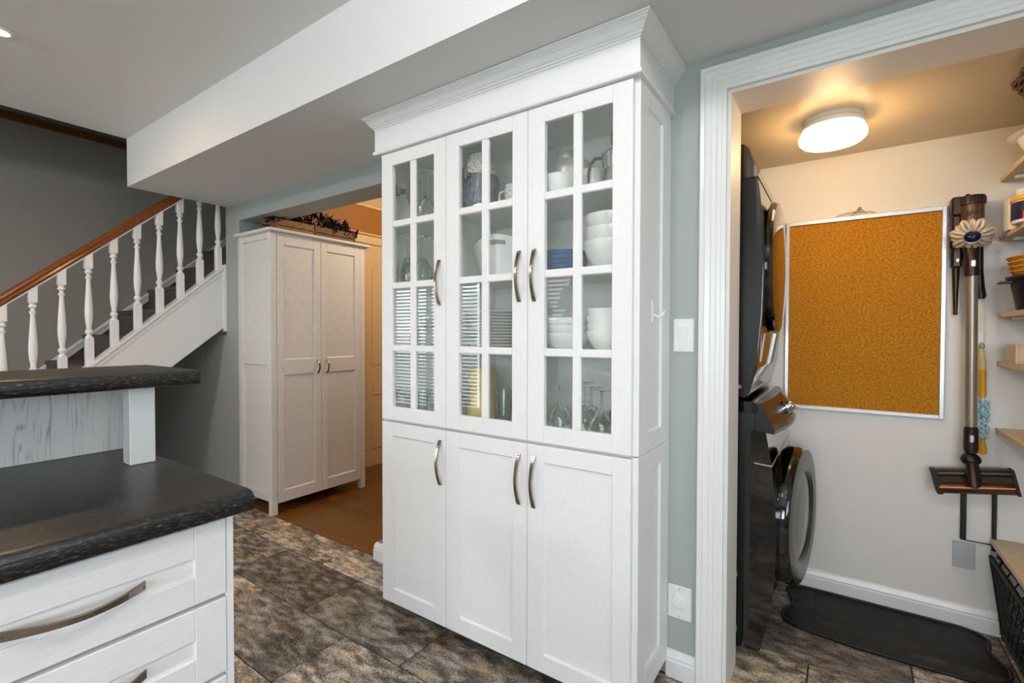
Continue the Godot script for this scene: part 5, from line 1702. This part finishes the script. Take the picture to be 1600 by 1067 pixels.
func stick_vacuum() -> void:
	var t := thing("stick_vacuum", "cordless stick vacuum with a cream flower-like cyclone ring hanging on the laundry wall", "vacuum", V(0.43, 0.58, -2.62))
	# motor and dust bin
	var g := G()
	g.lathe(PV([0.0, 1.660, 0.0365, 1.660, 0.0365, 1.735, 0.0, 1.735]), V(0.425, 0, -2.640), 32)
	part("dust_bin", g, M.smoke, t)
	g = G()
	g.lathe(PV([0.0365, 1.735, 0.040, 1.737, 0.040, 1.766, 0.0375, 1.772, 0.0, 1.774]), V(0.425, 0, -2.640), 32)
	for k in 26:
		var a := TAU * k / 26.0
		g.box(V(0.425 + cos(a) * 0.0395 - 0.0015, 1.739, -2.640 + sin(a) * 0.0395 - 0.0015), V(0.425 + cos(a) * 0.0395 + 0.0015, 1.764, -2.640 + sin(a) * 0.0395 + 0.0015))
	g.box(V(0.405, 1.772, -2.648), V(0.417, 1.784, -2.636), 0.002)
	part("filter_cap", g, M.bronze, t)
	var tm := TextMesh.new()
	tm.text = "dyson"
	var sf := SystemFont.new()
	sf.font_names = PackedStringArray(["Droid Sans"])
	tm.font = sf
	tm.font_size = 32
	tm.pixel_size = 0.00072
	tm.depth = 0.0015
	var tx := mpart("lettering", tm, M.black, t)
	tx.position += V(0.424, 1.704, -2.6025)
	# battery and charging dock
	g = G()
	g.box(V(0.362, 1.700, -2.690), V(0.396, 1.776, -2.628), 0.006)
	g.box(V(0.364, 1.600, -2.692), V(0.392, 1.702, -2.634), 0.006)
	part("battery", g, M.bronze, t)
	part("wall_dock", B(V(0.366, 1.53, -2.6995), V(0.462, 1.76, -2.690), 0.003), M.black, t)
	# cyclone ring: looped cones round a dark disc, facing down and forwards
	var c := V(0.4175, 1.611, -2.585)
	var fwd := V(-0.12, -0.50, 0.86).normalized()
	var rt := V(1, 0, 0.14).normalized()
	rt = (rt - fwd * rt.dot(fwd)).normalized()
	var up := fwd.cross(rt)
	if up.y < 0.0: up = -up
	g = G()
	for k in 14:
		var a := TAU * (k + 0.5) / 14.0
		var d := rt * cos(a) + up * sin(a)
		var s := rt * -sin(a) + up * cos(a)
		var w := 0.0085 if k % 2 == 0 else 0.0065
		var far := 0.062 if k % 2 == 0 else 0.055
		var lift := 0.006 if k % 2 == 0 else 0.0
		g.tube([c + d * 0.024 - s * w * 0.55 + fwd * (0.012 + lift), c + d * 0.044 - s * w + fwd * (0.010 + lift), c + d * (far - 0.004) - s * w * 0.85 + fwd * lift, c + d * far + fwd * (lift - 0.006), c + d * (far - 0.004) + s * w * 0.85 + fwd * lift, c + d * 0.044 + s * w + fwd * (0.010 + lift), c + d * 0.024 + s * w * 0.55 + fwd * (0.012 + lift)], [0.0055, 0.0074, 0.0086, 0.0092, 0.0086, 0.0074, 0.0055], 8)
	part("cyclone_ring", g, M.gold, t)
	g = Geo.new()
	g.T = Transform3D(Basis(rt, fwd, up), c)
	g.lathe(PV([0.0, -0.03, 0.040, -0.03, 0.050, -0.012, 0.048, 0.002, 0.030, 0.010, 0.0, 0.012]), Vector3.ZERO, 28)
	part("cyclone_body", g, M.gold, t)
	g = Geo.new()
	g.T = Transform3D(Basis(rt, fwd, up), c)
	g.lathe(PV([0.0, 0.027, 0.019, 0.0255, 0.0235, 0.023, 0.0235, 0.008]), Vector3.ZERO, 32)
	part("centre_disc", g, M.purple, t)
	g = Geo.new()
	g.T = Transform3D(Basis(rt, fwd, up), c)
	g.lathe(PV([0.0235, 0.0245, 0.026, 0.0255, 0.0275, 0.0225, 0.0275, 0.008]), Vector3.ZERO, 32)
	part("disc_rim", g, M.alu, t)
	g = G()
	for a in [[-0.008, 0.001, 0.010], [0.002, -0.003, 0.008], [0.006, 0.003, 0.006]]:
		var p: Vector3 = c + rt * a[0] + up * a[1] + fwd * 0.0268
		g.tube([p - rt * a[2] * 0.5, p + up * 0.002, p + rt * a[2] * 0.5], 0.0010, 5)
	part("disc_emblem", g, M.alu, t)
	# neck, trigger handle
	g = G()
	g.tube([V(0.420, 1.60, -2.625), V(0.420, 1.545, -2.612), V(0.421, 1.505, -2.604), V(0.4215, 1.470, -2.602), V(0.422, 1.450, -2.602)], [0.030, 0.025, 0.0225, 0.0235, 0.0225], 20)
	part("neck", g, M.bronze, t)
	part("release_button", B(V(0.411, 1.482, -2.583), V(0.430, 1.512, -2.574), 0.005), M.alu, t)
	g = G()
	g.tube([V(0.448, 1.61, -2.660), V(0.452, 1.54, -2.664), V(0.453, 1.47, -2.668), V(0.456, 1.41, -2.668), V(0.459, 1.372, -2.668), V(0.459, 1.362, -2.668)], [0.014, 0.013, 0.0135, 0.015, 0.0175, 0.012], 14)
	part("grip", g, M.black, t)
	# wand
	g = G()
	g.tube([V(0.422, 1.455, -2.602), V(0.427, 0.845, -2.602)], 0.0178, 24)
	part("wand", g, M.wand, t)
	g = G()
	g.tube([V(0.4268, 0.852, -2.602), V(0.427, 0.840, -2.602), V(0.4275, 0.765, -2.602), V(0.428, 0.748, -2.602)], [0.0185, 0.0225, 0.0235, 0.019], 22)
	part("cuff", g, M.bronze, t)
	part("release_button", B(V(0.4185, 0.790, -2.5845), V(0.434, 0.822, -2.5765), 0.005), M.alu, t)
	g = G()
	g.tube([V(0.414, 0.7175, -2.602), V(0.442, 0.7245, -2.602)], [0.012, 0.012], 12)
	g.lathe(PV([0.0, -0.022, 0.022, -0.020, 0.031, -0.008, 0.032, 0.002, 0.027, 0.013, 0.018, 0.022, 0.0, 0.024]), V(0.428, 0.722, -2.600), 24)
	part("swivel_joint", g, M.black, t)
	g = G()
	g.tube([V(0.429, 0.712, -2.592), V(0.4305, 0.668, -2.568), V(0.431, 0.642, -2.556), V(0.431, 0.628, -2.552), V(0.431, 0.621, -2.552)], [0.021, 0.021, 0.022, 0.020, 0.011], 20)
	part("head_neck", g, M.bronze, t)
	# cleaner head
	var h := Transform3D(Basis(V(0.989, 0.148, 0), V(-0.148, 0.989, 0), V(0, 0, 1)), V(0.440, 0.634, -2.585))
	g = Geo.new()
	g.T = h
	g.extrude(round_poly(PV([-0.128, 0.048, 0.114, 0.048, 0.121, -0.048, -0.119, -0.048]), 0.004), -0.042, -0.012)
	part("head_base", g, M.black, t)
	for q in [[0.032, 0.012, 0.000, "bronze"], [-0.024, 0.0205, -0.002, "copper"]]:
		g = Geo.new()
		g.T = h
		var sh: float = -0.006 * (0.04 - q[0]) * 3.0
		g.tube([V(-0.112 - sh * 0.3, q[0], -0.016), V(0.108 - sh, q[0], -0.016)], q[1], 20)
		part("roller_housing", g, M[q[3]], t)
	g = Geo.new()
	g.T = h
	g.extrude(P2([-0.112, 0.020, 0.110, 0.020, 0.112, -0.004, -0.108, -0.004]), -0.02, -0.008)
	part("head_window", g, M.bronze, t)
	g = Geo.new()
	g.T = h
	g.extrude(round_poly(PV([-0.130, 0.050, -0.110, 0.050, -0.101, -0.050, -0.121, -0.050]), 0.004), -0.042, 0.002)
	part("end_cap", g, M.black_soft, t)
	g = Geo.new()
	g.T = h
	g.extrude(round_poly(PV([0.106, 0.050, 0.116, 0.050, 0.123, -0.050, 0.113, -0.050]), 0.003), -0.042, 0.002)
	part("end_cap", g, M.black_soft, t)

func laundry_shelves() -> void:
	var ys := [1.845, 1.610, 1.305, 1.112, 0.842, 0.392]
	var words := ["topmost pale wooden shelf on the laundry's right wall, carrying the white bowl and wicker basket", "pale wooden shelf second from the top, carrying detergent tubs", "pale wooden shelf carrying the navy bucket", "pale wooden shelf carrying the small wooden box", "empty-looking pale wooden shelf second from the bottom, right of the wand", "lowest and deepest wooden shelf, above the black lattice crate"]
	for i in 6:
		var y: float = ys[i]
		var t := thing("shelf", words[i], "shelf", V(0.68, y - 0.02, -2.3), "laundry wall shelves")
		var x0 := 0.514 if i != 5 else 0.505
		part("board", B(V(x0, y - 0.019, -2.699), V(0.839, y, -1.96), 0.001), M.shelf, t)
		for z in [-2.60, -2.05]:
			var g := G()
			g.box(V(x0 + 0.022, y - 0.031, z - 0.012), V(0.838, y - 0.0195, z + 0.012), 0.003)
			if i != 5: g.extrude_bracket(x0 + 0.06, 0.838, y - 0.03, z)
			part("bracket", g, M.plastic, t)
	# white basin on the top shelf
	var g := G()
	var o := V(0.655, 1.8455, -2.47)
	g.lathe(PV([0.0, 0.0, 0.085, 0.0, 0.092, 0.005, 0.125, 0.045, 0.140, 0.078, 0.160, 0.084, 0.166, 0.088, 0.160, 0.092, 0.142, 0.088, 0.122, 0.050, 0.086, 0.010, 0.0, 0.008]), o, 44)
	solo("basin", g, M.china, "round white basin with a rolled rim on the topmost laundry shelf", "basin")
	# dark wicker basket with a wooden handle nearer the doorway
	var t := thing("wicker_basket", "dark brown woven basket with pale wooden handle on the topmost laundry shelf", "basket", V(0.60, 1.845, -2.10))
	o = V(0.62, 1.8455, -2.10)
	for r in 15:
		g = G()
		var f := r / 14.0
		var hx := lerpf(0.100, 0.180, f)
		var hz := lerpf(0.060, 0.110, f)
		var ring := []
		for k in 40:
			var a := TAU * k / 40.0
			var q := pow(absf(cos(a)), 0.45) * signf(cos(a))
			var s := pow(absf(sin(a)), 0.45) * signf(sin(a))
			var wv := 1.0 + 0.022 * (1.0 if (k + r) % 2 else -1.0)
			ring.append(o + V(q * hx * wv, 0.006 + f * 0.155, s * hz * wv))
		g.tube(ring, 0.0062 if r < 14 else 0.009, 6, true)
		part("weave", g, M.wicker_dark, t)
	g = G()
	for k in 20:
		var a := TAU * k / 20.0
		var q := pow(absf(cos(a)), 0.45) * signf(cos(a))
		var s := pow(absf(sin(a)), 0.45) * signf(sin(a))
		g.tube([o + V(q * 0.100, 0.004, s * 0.060), o + V(q * 0.180, 0.168, s * 0.110)], 0.004, 6)
	part("stake", g, M.wicker_dark, t)
	part("base", B(o + V(-0.095, 0.0, -0.055), o + V(0.095, 0.006, 0.055), 0.002), M.wicker_dark, t)
	g = G()
	g.tube([o + V(-0.172, 0.160, -0.055), o + V(-0.158, 0.186, -0.048), o + V(-0.158, 0.186, 0.048), o + V(-0.172, 0.160, 0.055)], 0.006, 8)
	part("handle", g, M.shelf, t)
	# second shelf: white jug, white tub with a yellow lid and blue label
	t = thing("detergent_jug", "white plastic jug with a white screw cap behind the yellow-lidded tub", "jug", V(0.565, 1.61, -2.56))
	g = G()
	g.extrude_round_box(V(0.572, 1.6105, -2.57), 0.065, 0.045, 0.115, 0.018)
	part("body", g, M.china, t)
	g = G()
	g.lathe(PV([0.0, 0.110, 0.030, 0.112, 0.024, 0.124, 0.024, 0.130, 0.0, 0.130]), V(0.560, 1.6105, -2.57), 24)
	part("shoulder", g, M.china, t)
	g = G()
	g.lathe(PV([0.0, 0.128, 0.026, 0.128, 0.028, 0.131, 0.028, 0.150, 0.025, 0.153, 0.0, 0.153]), V(0.560, 1.6105, -2.57), 24)
	part("cap", g, M.plastic, t)
	t = thing("powder_tub", "white tub with a yellow lid and blue, red and orange label on the second shelf", "tub", V(0.545, 1.61, -2.41))
	o = V(0.560, 1.6105, -2.42)
	g = G()
	g.lathe(PV([0.0, 0.0, 0.066, 0.0, 0.068, 0.004, 0.068, 0.088, 0.0, 0.088]), o, 36)
	part("body", g, M.china, t)
	g = G()
	g.lathe(PV([0.0685, 0.010, 0.0690, 0.010, 0.0690, 0.072, 0.0685, 0.072]), o, 36)
	part("label", g, M.deep_blue, t, "dark blue printed label")
	g = G()
	for k in 5:
		var a := PI * 0.62 + k * 0.085
		g.quad(o + V(cos(a) * 0.0695, 0.010, sin(a) * 0.0695), o + V(cos(a + 0.09) * 0.0695, 0.010, sin(a + 0.09) * 0.0695), o + V(cos(a + 0.09) * 0.0695, 0.030 + k * 0.003, sin(a + 0.09) * 0.0695), o + V(cos(a) * 0.0695, 0.050 - absf(k - 2) * 0.012, sin(a) * 0.0695), V(cos(a), 0, sin(a)))
	part("label_flash", g, M.orange, t, "orange patch on the label")
	g = G()
	g.lathe(PV([0.0, 0.096, 0.062, 0.096, 0.070, 0.094, 0.072, 0.090, 0.072, 0.078, 0.069, 0.076]), o, 36)
	part("lid", g, M.yellow, t, "yellow snap lid")
	# third shelf: navy bucket with a lip, wicker bowls nested in it
	t = thing("bucket", "navy blue plastic bucket with a side lip on the third laundry shelf", "bucket", V(0.60, 1.305, -2.45))
	o = V(0.605, 1.3055, -2.45)
	g = G()
	g.lathe(PV([0.0, 0.0, 0.088, 0.0, 0.090, 0.003, 0.106, 0.100, 0.107, 0.108, 0.117, 0.110, 0.119, 0.116, 0.117, 0.120, 0.104, 0.120, 0.086, 0.006, 0.0, 0.006]), o, 40)
	part("body", g, M.navy, t)
	g = G()
	g.box(o + V(-0.138, 0.096, -0.022), o + V(-0.104, 0.104, 0.022), 0.003)
	part("lip", g, M.navy, t)
	for i in 4:
		g = G()
		for r in 3:
			var ring := []
			for k in 36:
				var a := TAU * k / 36.0
				var rr := 0.094 + i * 0.004 + r * 0.004 + 0.0012 * (1.0 if (k + r) % 2 else -1.0)
				ring.append(o + V(cos(a) * rr, 0.128 + i * 0.0165 + r * 0.0052, sin(a) * rr))
			g.tube(ring, 0.0034, 6, true)
		solo("wicker_bowl", g, M.wicker, ["golden wicker tray at the bottom of the stack in the navy bucket", "golden wicker tray second from the bottom above the navy bucket", "golden wicker tray second from the top above the navy bucket", "golden wicker tray topmost of the stack above the navy bucket"][i], "basket", "wicker trays on the bucket")
	# fourth shelf: small wooden box
	t = thing("wooden_box", "small open pale wooden box on the shelf below the bucket", "box", V(0.57, 1.112, -2.47))
	o = V(0.592, 1.1125, -2.50)
	g = G()
	g.box(o + V(-0.078, 0.0, -0.060), o + V(0.078, 0.006, 0.060), 0.001)
	part("bottom", g, M.shelf, t)
	for a in [[-0.078, -0.060, -0.070, 0.060], [0.070, -0.060, 0.078, 0.060], [-0.070, -0.060, 0.070, -0.052], [-0.070, 0.052, 0.070, 0.060]]:
		part("side", B(o + V(a[0], 0.006, a[1]), o + V(a[2], 0.070, a[3]), 0.002), M.shelf, t)
	# fifth shelf: dark tongs on a hook-like tip peeping in at the frame edge
	t = thing("spray_bottle", "dark spray nozzle of a bottle at the frame edge on the fifth shelf", "bottle", V(0.64, 0.842, -2.36))
	o = V(0.645, 0.8425, -2.36)
	g = G()
	g.lathe(PV([0.0, 0.0, 0.036, 0.0, 0.038, 0.004, 0.038, 0.10, 0.014, 0.125, 0.013, 0.135, 0.0, 0.135]), o, 24)
	part("body", g, M.plastic, t)
	g = G()
	g.box(o + V(-0.030, 0.132, -0.011), o + V(0.028, 0.158, 0.011), 0.004)
	g.tube([o + V(-0.028, 0.147, 0), o + V(-0.080, 0.147, 0), o + V(-0.105, 0.1465, 0)], [0.007, 0.006, 0.003], 8)
	g.tube([o + V(-0.022, 0.134, 0), o + V(-0.034, 0.118, 0), o + V(-0.030, 0.100, 0)], 0.004, 8)
	part("spray_head", g, M.black, t)
	# black lattice crate under the lowest shelf
	t = thing("lattice_crate", "black plastic lattice crate on the floor under the lowest shelf", "crate", V(0.66, 0, -2.45))
	var a0 := V(0.545, 0.0, -2.66)
	var b0 := V(0.830, 0.330, -2.24)
	var lean := 0.038
	g = G()
	g.box(a0 + V(0, 0.001, 0), V(b0.x, 0.010, b0.z), 0.002)
	part("base", g, M.black_soft, t)
	# sides lean outwards towards the top
	var corner := func(sx: int, sz: int, f: float) -> Vector3:
		return V((a0.x - lean * f) if sx == 0 else b0.x, 0.004 + f * 0.322, (a0.z - lean * 0.5 * f) if sz == 0 else (b0.z + lean * f))
	for s in [[0, 0, 0, 1], [0, 1, 1, 1], [1, 1, 1, 0], [1, 0, 0, 0]]:
		g = G()
		var p := func(u: float, f: float) -> Vector3: return corner.call(s[0], s[1], f).lerp(corner.call(s[2], s[3], f), u)
		for k in 17:
			var u := k / 16.0
			for m in 8:
				var f0 := 0.10 + m * 0.105
				var du := (1.0 if (k + m) % 2 else -1.0) * 0.031
				g.tube([p.call(clampf(u - du, 0, 1), f0), p.call(clampf(u + du, 0, 1), f0 + 0.105)], 0.0032, 5)
		var lt := part("lattice", g, M.black_soft, t)
		lt.set_meta("kind", "stuff")
		g = G()
		g.tube([p.call(0, 0.97), p.call(1, 0.97)], 0.009, 8)
		g.tube([p.call(0, 0.08), p.call(1, 0.08)], 0.007, 8)
		g.tube([p.call(0, 0.0), p.call(0, 1.0)], 0.008, 8)
		part("rail", g, M.black_soft, t)
